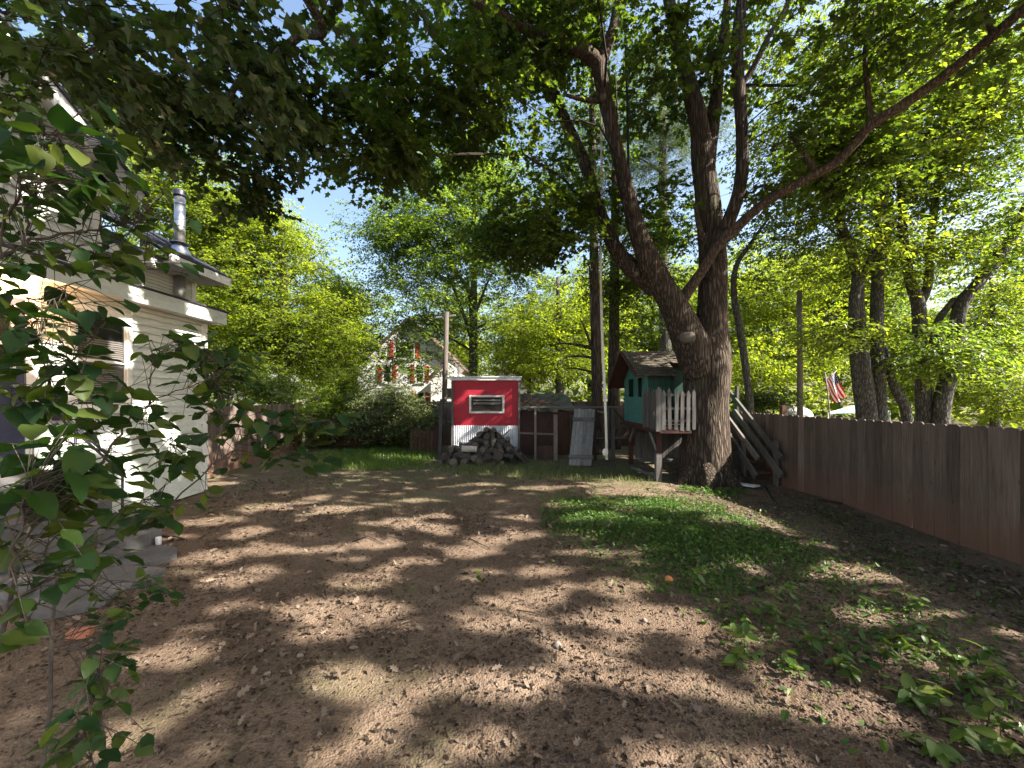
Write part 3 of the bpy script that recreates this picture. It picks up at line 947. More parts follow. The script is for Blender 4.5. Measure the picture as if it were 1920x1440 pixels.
# wire mesh of the pen: thin wires, one piece
m = MB()
for i in range(60):
    x = .3 + i * .058
    if 1.25 < x < 2.35: continue
    m.bar((x, PY + .09, .02), (x, PY + .09, 1.5), .0035, .0035, (0, 1, 0))
for k in range(24):
    for (a, b) in ((.3, 1.22), (2.36, 3.5)):
        m.bar((a, PY + .094, .04 + k * .062), (b, PY + .094, .04 + k * .062), .0035, .0035, (0, 1, 0))
o = m.build('wire_mesh', M['dark_metal'], pen); o['kind'] = 'stuff'
# dark plank kick board low in the pen
for i, (a, b, z0, z1) in enumerate(((1005, 1040, .06, .42),)):
    MB().fbox(FY(PY + .12), P(a, 0, PY).x, P(b, 0, PY).x, z0, z1, 0, .02).build('kick_board', M['brown_wood'], pen)

coop = empty('low_coop', (1.1, 12.9, 0), 'low dark coop with mossy felt roof between shed and leaning door', 'coop')
m = MB(); m.fbox(WORLD, .28, 1.85, 12.3, 13.6, 0, 1.45); m.build('wall', M['brown_wood'], coop)
fr = Fr((0, 12.05, 1.50), (1, 0, 0), (0, 1, .30), (0, -.30, 1))
m = MB()
nU, nV = 16, 10
vs = []
for j in range(nV + 1):
    for i in range(nU + 1):
        u = .24 + 1.72 * i / nU; v = 1.65 * j / nV
        vs.append(fr.p(u, v, .03 * math.sin(i * 1.7 + j) + .03 * math.sin(j * 2.1 + i * .6) - (.10 if j == 0 else 0)))
m.add(vs, [(j * (nU + 1) + i, j * (nU + 1) + i + 1, (j + 1) * (nU + 1) + i + 1, (j + 1) * (nU + 1) + i) for j in range(nV) for i in range(nU)], 0, True)
m.build('felt_roof', M['moss_roof'], coop)
lat = [((980, 748), (1068, 764)), ((978, 743), (1052, 762)), ((985, 764), (1040, 742)), ((978, 757), (1010, 741)), ((1000, 766), (1050, 747)), ((976, 750), (1030, 770)), ((990, 770), (1012, 744))]
lt = empty('lattice', tuple(P(1010, 760, 11.9)), 'broken brown trellis strips lying over the low coop roof', 'trellis')
for i, (a, b) in enumerate(lat):
    MB().bar(P(*a, 11.75 + i * .035), P(*b, 11.95 + i * .03), .035, .012, (0, 1, .3)).build('slat', M['brown_wood'], lt)

# plank door leaning against the pen
bl, br_, tl, tr = P(1066, 874, 10.15), P(1109, 878, 10.08), P(1074, 767, PY - .09), P(1119, 767, PY - .09)
bl.z = .01; br_.z = .01
door = empty('plank_door', tuple((bl + br_) / 2), 'weathered pale grey plank door leaning against the pen', 'door')
uu = ((br_ - bl) + (tr - tl)).normalized()
vv = ((tl + tr) - (bl + br_)).normalized()
nn_ = uu.cross(vv).normalized()
vv = nn_.cross(uu).normalized() * 1.0
vfull = ((tl + tr) - (bl + br_)) / 2
wd_ = (br_ - bl).length
for i in range(6):
    a = wd_ * i / 6 + .004; b = wd_ * (i + 1) / 6 - .004
    o_ = bl + uu * ((a + b) / 2)
    MB().bar(o_ + nn_ * random.uniform(-.003, .003) + vfull.normalized() * random.uniform(0, .03), o_ + vfull + vfull.normalized() * random.uniform(-.04, .01), b - a, .022, tuple(nn_)).build('plank', M['door_wood'], door)
for f_ in (.145, .80):
    o_ = bl + vfull * f_
    MB().bar(o_ - uu * .02 + nn_ * .024, o_ + uu * (wd_ + .02) + nn_ * .024, .11, .022, tuple(nn_)).build('batten', M['grey_wood_x'], door)

# ------------------------------------------------------------------ teal playhouse on stilts
ph = empty('playhouse', (3.7, 9.4, 0), 'teal wooden playhouse on stilts with mossy shingle roof and picket porch', 'playhouse')
GX, YF, YB, FZ = 3.19, 9.0, 10.9, 1.2
RY, RZ = 9.95, 3.02
Wg = Fr((GX, 0, 0), (0, -1, 0), (0, 0, 1), (-1, 0, 0))   # gable wall facing -X, u = -Y
ez = 2.36
wins = [(-10.46, -10.02), (-9.83, -9.36)]
zw0, zw1 = 1.84, 2.31


def gtop(y): return RZ - .06 - abs(y - RY) * (RZ - .06 - ez) / (RY - YF)


# vertical teal boards with window openings (each board its own part)
y = YF
while y < YB - .01:
    yb2 = min(y + .19, YB)
    ym = (y + yb2) / 2
    cut = [(a, b) for (a, b) in [(-w[1], -w[0]) for w in wins] if ym > a and ym < b]
    zt_ = min(gtop(y + .002), gtop(yb2 - .002))
    m = MB()
    ztA, ztB = gtop(y), gtop(yb2)
    if cut:
        MB().fbox(Wg, -yb2 + .002, -y - .002, FZ - .03, zw0, -.02, 0).build('wall_board', M['teal'], ph)
        m.poly(Wg, [(-yb2 + .002, zw1), (-y - .002, zw1), (-y - .002, ztA), (-yb2 + .002, ztB)], -.02, 0)
    else:
        m.poly(Wg, [(-yb2 + .002, FZ - .03), (-y - .002, FZ - .03), (-y - .002, ztA), (-yb2 + .002, ztB)], -.02, random.uniform(0, .004))
    m.build('wall_board', M['teal'], ph)
    y = yb2
for (a, b) in wins:
    m = MB()
    m.fbox(Wg, a - .05, a, zw0 - .05, zw1 + .05, .004, .022); m.fbox(Wg, b, b + .05, zw0 - .05, zw1 + .05, .004, .022)
    m.fbox(Wg, a, b, zw0 - .05, zw0, .004, .02); m.fbox(Wg, a, b, zw1, zw1 + .05, .004, .02)
    o = m.build('window', M['teal'], ph)
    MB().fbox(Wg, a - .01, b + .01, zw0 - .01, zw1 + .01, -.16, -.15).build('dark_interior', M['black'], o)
MB().fbox(Wg, -YB - .01, -YF + .03, 1.74, 1.785, .005, .024).build('sill_rail', M['teal'], ph)
MB().fbox(Wg, -YF - .07, -YF + .02, FZ, 2.36, .005, .026).build('corner_board', M['teal'], ph)
# porch-side wall: dark green, with an open doorway
Wp = FY(YF)
for i in range(4):
    MB().fbox(Wp, GX + .004 + i * .135, GX + .131 + i * .135, FZ, 2.42, -.02, random.uniform(0, .003)).build('wall_board', M['teal_dark'], ph)
MB().fbox(Wp, 3.735, 3.80, FZ, 2.42, -.03, .02).build('door_post', M['teal_dark'], ph)
MB().fbox(WORLD, 3.75, 5.0, 9.9, 9.92, FZ, 2.6).build('inner_wall', M['teal_dark'], ph)
MB().fbox(WORLD, GX + .03, 5.0, 10.87, 10.89, FZ, 2.4).build('back_wall', M['teal_dark'], ph)
MB().fbox(WORLD, 4.98, 5.0, 9.0, 10.86, FZ, 2.4).build('end_wall', M['teal_dark'], ph)
# roof slopes
pitch_f = (RZ - 2.33) / (RY - 8.78)


def play_roof(x_a, x_b, ylo, zlo, name='roof'):
    d = Vector((0, RY - ylo, RZ - zlo)); L = d.length
    sgn = 1 if ylo < RY else -1
    fr = Fr((x_a, ylo, zlo), (1, 0, 0), d, Vector((0, -d.z * sgn, abs(d.y))))
    core = MB().fbox(fr, 0, x_b - x_a, 0, L, -.03, 0).build(name, M['red_stain'], ph)
    m = MB(); rr = random.Random(5)
    v = -.03; r_ = 0
    while v < L - .02:
        u = -.02 - (r_ % 2) * .06
        while u < x_b - x_a:
            w_ = rr.uniform(.09, .16)
            a, b = max(u, -.02), min(u + w_ - .008, x_b - x_a + .02)
            if b - a > .02:
                t = rr.uniform(.012, .030); dv = rr.uniform(-.02, .02)
                m.add([fr.p(a, v + dv, t), fr.p(b, v + dv, t + rr.uniform(-.006, .01)), fr.p(b, min(v + .19, L), .006), fr.p(a, min(v + .19, L), .006), fr.p(a, v + dv, .001), fr.p(b, v + dv, .001)],
                      [(0, 1, 2, 3), (0, 4, 5, 1), (1, 5, 2), (0, 3, 4)])
            u += w_
        v += .125; r_ += 1
    o = m.build('shingles', M['old_shingle'], core); o['kind'] = 'stuff'
    return fr, L


play_roof(2.88, 3.78, 8.78, 2.33)
play_roof(3.782, 5.1, 9.35, RZ - pitch_f * .60)
play_roof(2.84, 5.1, 11.2, 2.12)
MB().bar((2.862, 8.80, 2.30), (2.862, RY, RZ - .03), .03, .10, (1, 0, 0)).build('barge_board', M['brown_wood'], ph)
MB().bar((2.825, 11.18, 2.09), (2.825, RY, RZ - .03), .03, .10, (1, 0, 0)).build('barge_board', M['red_stain'], ph)
# deck, porch and pickets
PXL, PYF = 3.11, 8.15
PXR = 3.80
MB().fbox(WORLD, GX - .02, 5.0, 8.98, 10.95, 1.10, 1.18).build('floor', M['red_stain'], ph)
for i in range(6):
    a = PYF + .02 + i * .138
    MB().fbox(WORLD, PXL, PXR, a, a + .13, 1.14, 1.17).build('deck_board', M['grey_wood_x'], ph)
MB().fbox(FY(PYF), PXL, PXR, 1.06, 1.135, 0, .03).build('rim_joist', M['red_stain'], ph)
MB().fbox(Fr((PXL, 0, 0), (0, -1, 0), (0, 0, 1), (-1, 0, 0)), -10.9, -PYF, 1.06, 1.135, 0, .03).build('rim_joist', M['red_stain'], ph)


def picket_mesh(w, h, t=.018):
    m = MB(); m.poly(FY(0), [(-w / 2, 0), (w / 2, 0), (w / 2, h - .07), (0, h), (-w / 2, h - .07)], -t / 2, t / 2)
    return m.mesh('picket', M['picket_wood'], False)[0]


pk = [picket_mesh(.075, h) for h in (.86, .88, .89)]
for i in range(6):
    inst('picket', random.choice(pk), ph, Matrix.Translation((PXL + .10 + i * .128, PYF - .03, 1.13 + random.uniform(-.02, .02))) @ Matrix.Rotation(random.gauss(0, .015), 4, 'Y'))
for i in range(7):
    inst('picket', random.choice(pk), ph, Matrix.Translation((PXL - .025, PYF + .10 + i * .125, 1.13 + random.uniform(-.02, .02))) @ Matrix.Rotation(math.pi / 2 + random.gauss(0, .02), 4, 'Z'))
inst('picket', picket_mesh(.115, .95, .03), ph, Matrix.Translation((PXL - .01, PYF - .032, 1.10)))
for z in (1.30, 1.56, 1.85):
    MB().fbox(FY(PYF), PXL, PXR, z, z + .05, -.012, .018).build('picket_rail', M['grey_wood_x'], ph)
    MB().fbox(WORLD, PXL - .01, PXL + .018, PYF + .03, YF, z, z + .05).build('picket_rail', M['grey_wood'], ph)
# posts under the deck
MB().fbox(WORLD, 3.13, 3.23, 8.30, 8.40, .62, 1.06).build('stilt', M['red_stain'], ph)
MB().fbox(WORLD, 3.12, 3.24, 8.29, 8.41, 0, .618).build('stilt', M['grey_wood'], ph)
MB().fbox(WORLD, 3.22, 3.32, 10.5, 10.6, 0, 1.06).build('stilt', M['red_stain'], ph)
MB().fbox(WORLD, 4.8, 4.9, 10.5, 10.6, 0, 1.06).build('stilt', M['red_stain'], ph)
MB().fbox(WORLD, 4.86, 4.96, 9.05, 9.15, 0, 1.06).build('stilt', M['red_stain'], ph)
MB().bar((3.02, 8.42, 1.06), (3.17, 8.36, .62), .07, .05).build('brace', M['grey_wood'], ph)
MB().bar((3.2, 10.4, .65), (3.2, 10.0, 1.08), .06, .05, (1, 0, 0)).build('brace', M['grey_wood'], ph)
for i in range(11):
    MB().fbox(FY(10.4), 3.33 + i * .15, 3.47 + i * .15, .18, .86 + random.uniform(-.02, .02), 0, .02).build('skirt_board', M['grey_wood'], ph)
MB().fbox(FY(9.9), 3.25, 4.9, .17, .24, 0, .06).build('ground_rail', M['grey_wood_x'], ph)
MB().bar((3.02, 9.6, .06), (3.24, 8.5, .05), .09, .05).build('ground_beam', M['grey_wood_x'], ph)
# stairs coming down beside the tree
stair = empty('play_stairs', (5.2, 8.6, 0), 'weathered stairs with bare rails coming down between big tree and fence', 'stairs')


def srail(X, Ya, Za, Yb, Zb, nm, w=.05, t=.10):
    MB().bar((X, Ya, Za), (X, Yb, Zb), w, t, (0, 0, 1)).build(nm, M['grey_wood'], stair)


srail(5.43, 9.62, 1.98, 7.74, .60, 'handrail'); srail(5.42, 9.4, 1.52, 7.73, .24, 'stringer', .05, .13)
srail(4.99, 9.05, 1.47, 7.80, .58, 'handrail'); srail(4.98, 9.0, 1.10, 7.84, .20, 'stringer', .05, .13)
MB().fbox(WORLD, 5.455, 5.50, 7.92, 8.02, 0, .93).build('post', M['grey_wood'], stair)
MB().fbox(WORLD, 5.015, 5.06, 8.30, 8.40, 0, .95).build('post', M['grey_wood'], stair)
MB().fbox(WORLD, 5.45, 5.50, 9.3, 9.4, 0, 2.1).build('post', M['grey_wood'], stair)
for i in range(5):
    yy = 7.98 + i * .25; zz = .24 + i * .188
    MB().fbox(WORLD, 5.008, 5.392, yy, yy + .2, zz, zz + .035).build('tread', M['brown_wood'], stair)
# pale board lying in front of the stairs
o = MB().poly(Fr(G(1388, 909, .03), (.17, -.30, .02), (.30, .17, 0), (0, 0, 1)), [(-.33, -.09), (.33, -.10), (.34, .09), (-.33, .09)], 0, .03).build('gutter_piece', M['white_paint'])
tag(o, 'pale scrap of board lying on the ground before the stairs', 'board')

# ------------------------------------------------------------------ rope swing and dark pull rope
sw_ = empty('rope_swing', tuple(P(1136, 868, 8.9)), 'pale climbing rope with a knotted end hanging from the big tree', 'rope')
tp, bt = P(1122, 98, 8.95), P(1135, 862, 8.9)
mid = [tp.lerp(bt, k / 10) + Vector((.035 * math.sin(k * .8), 0, 0)) for k in range(11)]
MB().tube(mid[:7], .024, 8).build('rope', M['rope'], sw_)
MB().tube(mid[6:], .031, 8).build('rope', M['rope'], sw_)
kb = P(1135, 848, 8.9)
MB().tube([kb + Vector((0, 0, z)) for z in (-.09, -.06, 0, .06, .09)], [.02, .06, .085, .06, .02], 10, lump=.12).build('knot', M['rope'], sw_)
dk = [P(1169, -40, 8.6), P(1173, 80, 8.7), P(1177, 220, 8.75), P(1178, 320, 8.8), P(1176, 345, 8.85)]
o = MB().tube(dk, .028, 8).build('strap', M['dark_rope']); tag(o, 'thick black strap hanging in front of the big tree limbs', 'strap')
dk = [P(1153, 120, 8.55), P(1157, 200, 8.55), P(1160, 400, 8.6)]
o = MB().tube(dk, .010, 6).build('cord', M['dark_rope']); tag(o, 'thin dark cord running down the front of the rope limb', 'cord')

# ------------------------------------------------------------------ neighbours beyond the back fence
nh = empty('gable_house', tuple(P(768, 790, 28)), 'far white gabled house with red shutters behind the yard bushes', 'house')
NY = 28.0
Wn = FY(NY)
def nx_(px): return (px - 960) / FPX * NY
def nz_(py): return EYE + (747 - py) / FPX * NY
gx0, gx1, gxa = nx_(671), nx_(864), nx_(768)
zE, zA = nz_(690), nz_(600)
m = MB(); m.poly(Wn, [(gx0, 0), (gx1, 0), (gx1, zE), (gxa, zA), (gx0, zE)], -9, 0); m.build('wall', M['far_white'], nh)
for (xa, xb) in ((gx0, gxa), (gxa, gx1)):
    za_, zb_ = (zE, zA) if xa == gx0 else (zA, zE)
    dx, dz = xb - xa, zb_ - za_
    fr = Fr((xa, NY, za_), (dx, 0, dz), (-dz, 0, dx), (0, -1, 0))
    L = math.hypot(dx, dz)
    MB().fbox(fr, -.35 if xa == gx0 else 0, L + (.35 if xa != gx0 else 0), .02, .16, -9.2, .35).build('roof', M['far_roof'], nh)
    MB().fbox(fr, -.3 if xa == gx0 else 0, L + (.3 if xa != gx0 else 0), -.22, .015, .003, .06).build('rake_board', M['white_paint'], nh)
for (pa, pb, ya, yb_) in ((719, 733, 686, 716), (780, 794, 686, 716), (741, 776, 641, 672), (783, 795, 735, 762)):
    w_ = sash_window(nh, Wn, nx_(pa), nx_(pb), nz_(yb_), nz_(ya), M['white_paint'], (nz_(yb_) + nz_(ya)) / 2, trim=.1)
    for s_ in (-1, 1):
        xs = (nx_(pa) - .42, nx_(pa) - .11) if s_ < 0 else (nx_(pb) + .11, nx_(pb) + .42)
        sh = MB().fbox(Wn, xs[0], xs[1], nz_(yb_), nz_(ya), .003, .05).build('shutter', M['red_shutter'], nh)
        k = nz_(yb_) + .08
        while k < nz_(ya) - .1:
            MB().fbox(Wn, xs[0] + .04, xs[1] - .04, k, k + .07, .051, .07).build('slat', M['red_shutter'], sh)
            k += .12
# lean-to wing on the right of it
wg = Fr((0, 26.5, 0), (1, 0, 0), (0, 0, 1), (0, -1, 0))
def wx(px): return (px - 960) / FPX * 26.5
def wz(py): return EYE + (747 - py) / FPX * 26.5
m = MB(); m.poly(wg, [(wx(808), 0), (wx(852), 0), (wx(852), wz(690)), (wx(840), wz(680)), (wx(808), wz(712))], -1.4, 0); m.build('wing', M['far_white'], nh)
MB().bar((wx(806), 26.0, wz(713)), (wx(841), 26.0, wz(678)), 1.2, .08, (0, 0, 1)).build('wing_roof', M['far_roof'], nh)
m = MB(); m.fbox(wg, wx(838), wx(850), wz(745), wz(728), .002, .05); m.build('window', M['glass'], nh)

n2 = empty('cottage', tuple(P(960, 800, 31)), 'small far white cottage with brown gable roof behind the red shed', 'house')
c2 = FY(31.0)
def cx(px): return (px - 960) / FPX * 31
def cz(py): return EYE + (747 - py) / FPX * 31
m = MB(); m.poly(c2, [(cx(912), 0), (cx(988), 0), (cx(988), cz(730)), (cx(950), cz(684)), (cx(912), cz(730))], -6, 0); m.build('wall', M['far_white'], n2)
for (xa, xb) in ((cx(912), cx(950)), (cx(950), cx(988))):
    za_, zb_ = (cz(730), cz(684)) if xa == cx(912) else (cz(684), cz(730))
    fr = Fr((xa, 31, za_), (xb - xa, 0, zb_ - za_), (-(zb_ - za_), 0, xb - xa), (0, -1, 0))
    L = math.hypot(xb - xa, zb_ - za_)
    MB().fbox(fr, -.3 if xa == cx(912) else 0, L + (.3 if xa != cx(912) else 0), .01, .17, -6.2, .3).build('roof', M['far_roof'], n2)
sash_window(n2, c2, cx(944), cx(956), cz(712), cz(696), M['white_paint'], cz(704), trim=.09)

# utility pole with wires
up = empty('utility_pole', tuple(P(833, 790, 17.5)), 'weathered wooden utility pole rising behind the red shed', 'utility pole')
a, b = P(831, 805, 17.5), P(838, 585, 17.5)
a.z = 0
MB().tube([a, a.lerp(b, .5), b], [.125, .115, .10], 14).build('pole', M['pole_wood'], up)
MB().bar(b + Vector((-.5, 0, -.25)), b + Vector((.4, 0, -.15)), .08, .08).build('crossarm', M['grey_wood_x'], up)
wire = MB()
for (pa, pb, sag) in (((600, 604, 24), (838, 592, 17.45), .25), ((838, 590, 17.45), (1300, 610, 20), .5), ((640, 596, 24), (838, 596, 17.45), .3)):
    q0, q1 = P(*pa), P(*pb)
    wp = [q0.lerp(q1, k / 8) - Vector((0, 0, sag * 4 * (k / 8) * (1 - k / 8))) for k in range(9)]
    MB().tube(wp, .012, 5).build('wire', M['dark_metal'], up)
# bare straight pole over the right fence
pp = P(1500, 775, 12)
o = MB().tube([(pp.x, 12, 0), (pp.x, 12, 2.6), (pp.x - .02, 12, P(1500, 545, 12).z)], [.085, .08, .07], 12).build('bare_pole', M['pale_wood'])
tag(o, 'pale slender straight pole standing beyond the board fence left of flag', 'pole')
o = MB().fbox(FY(9.9), P(1461, 0, 9.9).x, P(1470, 0, 9.9).x, 0, P(0, 760, 9.9).z, 0, .12).build('stub_post', M['brown_wood'])
tag(o, 'short square post top showing just over the board fence', 'post')

# flag on a slanting pole
FYD = 14.0
fg = empty('flag', tuple(P(1558, 790, FYD)), 'stars and stripes flag hanging from a thin slanting pole beyond the fence', 'flag')
MB().tube([Vector((P(1560, 0, FYD).x, FYD, 0)), P(1552, 735, FYD), P(1546, 698, FYD)], .022, 8).build('pole', M['pale_wood'], fg)
MB().tube([P(1546, 716, FYD), P(1569, 695, FYD)], .014, 8).build('staff', M['pale_wood'], fg)
A_, B_, C_, D_ = P(1546, 716, FYD), P(1568, 697, FYD), P(1583, 744, FYD), P(1568, 757, FYD)
nu, nv = 26, 13
V_, U_ = [], []
for j in range(nv + 1):
    for i in range(nu + 1):
        a, b = i / nu, j / nv
        p = A_.lerp(D_, a).lerp(B_.lerp(C_, a), b)
        p += Vector((.02 * math.sin(a * 5 + b * 3), .07 * math.sin(b * 9 + a * 2.5) * (.3 + a), .01 * math.sin(a * 8)))
        V_.append(p); U_.append((a, b))
s = N('flag_cloth')
uv = s.n('UVMap'); sepf = s.n('SeparateXYZ'); s.l(uv.outputs[0], sepf.inputs[0])
u_, v_ = sepf.outputs[0], sepf.outputs[1]
strp = s.math('GREATER_THAN', s.math('FRACT', s.math('MULTIPLY', v_, 6.5)), .5)
colf = s.mix(strp, (.50, .03, .05), (.80, .78, .76))
canton = s.math('MULTIPLY', s.math('LESS_THAN', u_, .42), s.math('GREATER_THAN', v_, .4615))
su = s.math('SUBTRACT', s.math('FRACT', s.math('MULTIPLY', u_, 14.0)), .5); sv = s.math('SUBTRACT', s.math('FRACT', s.math('MULTIPLY', v_, 10.0)), .5)
star = s.math('LESS_THAN', s.math('ADD', s.math('MULTIPLY', su, su), s.math('MULTIPLY', sv, sv)), .05)
colf = s.mix(canton, colf, s.mix(star, (.02, .03, .10), (.8, .8, .8)))
M['flag'] = s.set(colf, .8, 0, .1)
me = bpy.data.meshes.new('cloth')
c = P(1565, 728, FYD)
me.from_pydata([tuple(p - c) for p in V_], [], [(j * (nu + 1) + i, j * (nu + 1) + i + 1, (j + 1) * (nu + 1) + i + 1, (j + 1) * (nu + 1) + i) for j in range(nv) for i in range(nu)])
ul = me.uv_layers.new(name='UVMap')
for lp in me.loops: ul.data[lp.index].uv = U_[lp.vertex_index]
me.materials.append(M['flag'])
inst('cloth', me, fg, Matrix.Translation(c))

# canopies glimpsed over the right fence
cn = empty('blue_canopy', tuple(P(1600, 790, 15)), 'blue and white patterned canopy top glimpsed over the board fence', 'canopy')
cT = P(1612, 757, 15); 
cc = [P(1553, 773, 14.2), P(1650, 771, 14.4), P(1668, 770, 16.8), P(1566, 771, 16.6)]
for i in range(4):
    a, b = cc[i], cc[(i + 1) % 4]
    MB().add([a, b, cT, a - Vector((0, 0, .05)), b - Vector((0, 0, .05)), cT - Vector((0, 0, .05))], [(0, 1, 2), (5, 4, 3), (0, 3, 4, 1), (1, 4, 5, 2), (2, 5, 3, 0)]).build('canopy_panel', M['blue_tarp'], cn)
    MB().tube([Vector((a.x, a.y, 0)), a], .025, 8).build('leg', M['white_paint'], cn)
cn = empty('white_canopy', tuple(P(1497, 790, 13.5)), 'low rounded white canopy top showing over the board fence beside pale pole', 'canopy')
m = MB()
ca = P(1495, 766, 13.5)
m.tube([ca + Vector((-.45 + .09 * k, 0, -.26 - .12 * ((k - 5) / 5) ** 2)) for k in range(11)], [.04 + .30 * math.sqrt(max(0, 1 - ((k - 5) / 5.2) ** 2)) for k in range(11)], 14)
m.build('cover', M['white_paint'], cn)
for dx in (-.4, .4):
    MB().tube([(ca.x + dx, 13.5, 0), (ca.x + dx, 13.5, ca.z - .3)], .03, 8).build('leg', M['white_paint'], cn)

# ------------------------------------------------------------------ foliage tools
def leaf_tpl(kind):
    if kind == 'maple':
        half = [(.04, .38), (.27, .27), (.60, .48), (.62, .22)]
        c = (.36, 0)
    elif kind == 'oak':
        half = [(.10, .08), (.22, .24), (.32, .09), (.48, .32), (.58, .11), (.78, .25), (.82, .08)]
        c = (.5, 0)
    elif kind == 'ovate':
        half = [(.10, .17), (.32, .27), (.62, .20)]
        c = None
    elif kind == 'diamond':
        V = np.array([(0, 0, 0), (.45, .30, .07), (1, 0, -.05), (.45, -.30, .07)])
        return V, np.array([(0, 2, 1), (0, 3, 2)])
    elif kind == 'needle':
        V = np.array([(0, 0, 0), (.5, .035, .02), (1, 0, 0), (.5, -.035, .02)])
        return V, np.array([(0, 2, 1), (0, 3, 2)])
    elif kind == 'blade':
        V = np.array([(0, -.03, 0), (0, .03, 0), (.55, -.022, .06), (.55, .022, .06), (1, 0, -.10)])
        return V, np.array([(0, 1, 3), (0, 3, 2), (2, 3, 4)])
    out = [(0, 0)] + [(x, -y) for x, y in half] + [(1, 0)] + [(x, y) for x, y in half[::-1]]
    zz = lambda x, y: -.16 * x * x + .18 * abs(y)
    if c is not None:
        V = [(c[0], c[1], zz(*c))] + [(x, y, zz(x, y)) for x, y in out]
        k = len(out)
        T = [(0, 1 + i, 1 + (i + 1) % k) for i in range(k)]
    else:
        V = [(x, y, zz(x, y)) for x, y in out]
        k = len(half)
        T = []
        tip = k + 1
        T += [(0, i, i + 1) for i in range(1, tip)][:-0 or None]
        n = len(out)
        T = [(0, i, i + 1) for i in range(1, tip)] + [(0, i, i + 1) for i in range(tip, n - 1)]
    return np.array(V, float), np.array(T)


TPL = {k: leaf_tpl(k) for k in ('maple', 'oak', 'ovate', 'diamond', 'needle', 'blade')}


def rotmats(yaw, pitch, roll):
    cy, sy = np.cos(yaw), np.sin(yaw); cp, sp_ = np.cos(pitch), np.sin(pitch); cr, sr = np.cos(roll), np.sin(roll)
    # Rz(yaw) @ Ry(-pitch) @ Rx(roll): +X tilts up with pitch
    n = len(yaw)
    m = np.empty((n, 3, 3))
    m[:, 0, 0] = cy * cp; m[:, 1, 0] = sy * cp; m[:, 2, 0] = sp_
    m[:, 0, 1] = -sy * cr - cy * sp_ * sr; m[:, 1, 1] = cy * cr - sy * sp_ * sr; m[:, 2, 1] = cp * sr
    m[:, 0, 2] = sy * sr - cy * sp_ * cr; m[:, 1, 2] = -cy * sr - sy * sp_ * cr; m[:, 2, 2] = cp * cr
    return m


def spread(tpl, Rm, t, size):
    V, T = TPL[tpl]
    k = len(V)
    out = np.einsum('nij,kj->nki', Rm * size[:, None, None], V) + t[:, None, :]
    tris = (T[None] + (np.arange(len(t)) * k)[:, None, None]).reshape(-1, 3)
    return out.reshape(-1, 3), tris


def twig_bars(a, b, r):
    """three sided tapering bars from a to b (n,3)"""
    d = b - a
    up = np.tile(np.array([0.0, 0, 1]), (len(a), 1))
    s1 = np.cross(d, up); s1 /= (np.linalg.norm(s1, axis=1, keepdims=True) + 1e-9)
    s2 = np.cross(s1, d); s2 /= (np.linalg.norm(s2, axis=1, keepdims=True) + 1e-9)
    r = r[:, None]
    vs = np.stack([a + s1 * r, a - s1 * r * .5 + s2 * r * .87, a - s1 * r * .5 - s2 * r * .87, b], 1)
    T = np.array([(0, 1, 3), (1, 2, 3), (2, 0, 3)])
    tris = (T[None] + (np.arange(len(a)) * 4)[:, None, None]).reshape(-1, 3)
    return vs.reshape(-1, 3), tris


def leaf_sprays(pos, yaw, pitch, n, L, size, droop, rg, flat=.35):
    """leaves in two ranks on drooping twigs; returns leaf frames and twig ends"""
    k = len(pos)
    i = np.tile(np.arange(n), (k, 1))
    f = (i + .6 + rg.uniform(-.3, .3, (k, n))) / n
    Ls = (L * rg.uniform(.7, 1.25, k))[:, None]
    x = Ls * f
    cyw, syw = np.cos(yaw)[:, None], np.sin(yaw)[:, None]
    side = np.where(i % 2 == 0, 1, -1)
    z = np.sin(pitch)[:, None] * x - droop * Ls * f * f
    h = np.cos(pitch)[:, None] * x
    off = rg.normal(0, .12, (k, n)) * Ls
    t = np.stack([pos[:, 0:1] + cyw * h - syw * off, pos[:, 1:2] + syw * h + cyw * off, pos[:, 2:3] + z + rg.normal(0, .06, (k, n)) * Ls], -1).reshape(-1, 3)
    ly = (yaw[:, None] + side * rg.uniform(.5, 1.35, (k, n))).ravel()
    lp = rg.normal(-.35, .35, k * n)
    lr = rg.normal(0, flat, k * n)
    s_ = size * rg.uniform(.65, 1.2, k * n)
    a = pos
    b = np.stack([pos[:, 0] + np.cos(yaw) * np.cos(pitch) * Ls[:, 0], pos[:, 1] + np.sin(yaw) * np.cos(pitch) * Ls[:, 0], pos[:, 2] + np.sin(pitch) * Ls[:, 0] - droop * Ls[:, 0]], 1)
    return rotmats(ly, lp, lr), t, s_, a, b


def cat(parts):
    V, T, mi, o = [], [], [], 0
    for v, t, m in parts:
        if len(v) == 0: continue
        V.append(v); T.append(t + o); mi.append(np.full(len(t), m)); o += len(v)
    return np.concatenate(V), np.concatenate(T), np.concatenate(mi)


def catmull(pts, sub=5):
    p = np.array(pts, float)
    q = np.vstack([2 * p[0] - p[1], p, 2 * p[-1] - p[-2]])
    out = []
    for i in range(1, len(q) - 2):
        for k in range(sub):
            t = k / sub
            out.append(.5 * ((2 * q[i]) + (-q[i - 1] + q[i + 1]) * t + (2 * q[i - 1] - 5 * q[i] + 4 * q[i + 1] - q[i + 2]) * t * t + (-q[i - 1] + 3 * q[i] - 3 * q[i + 1] + q[i + 2]) * t ** 3))
    out.append(q[-2])
    return np.array(out)


def pixlimb(spec):
    """(px, py, distance, width in px) -> rows x,y,z,radius"""
    r = []
    for (px, py, Y, w) in spec:
        p = P(px, py, Y)
        r.append((p.x, p.y, p.z, w / 2 / FPX * Y))
    return r


def E(px, py, rx, ry, Y, rY, boughs, sprays=14):
    """foliage mass: ellipsoid seen at px,py"""
    p = P(px, py, Y)
    return ((p.x, p.y, p.z), (rx / FPX * Y, rY, ry / FPX * Y), boughs, sprays)


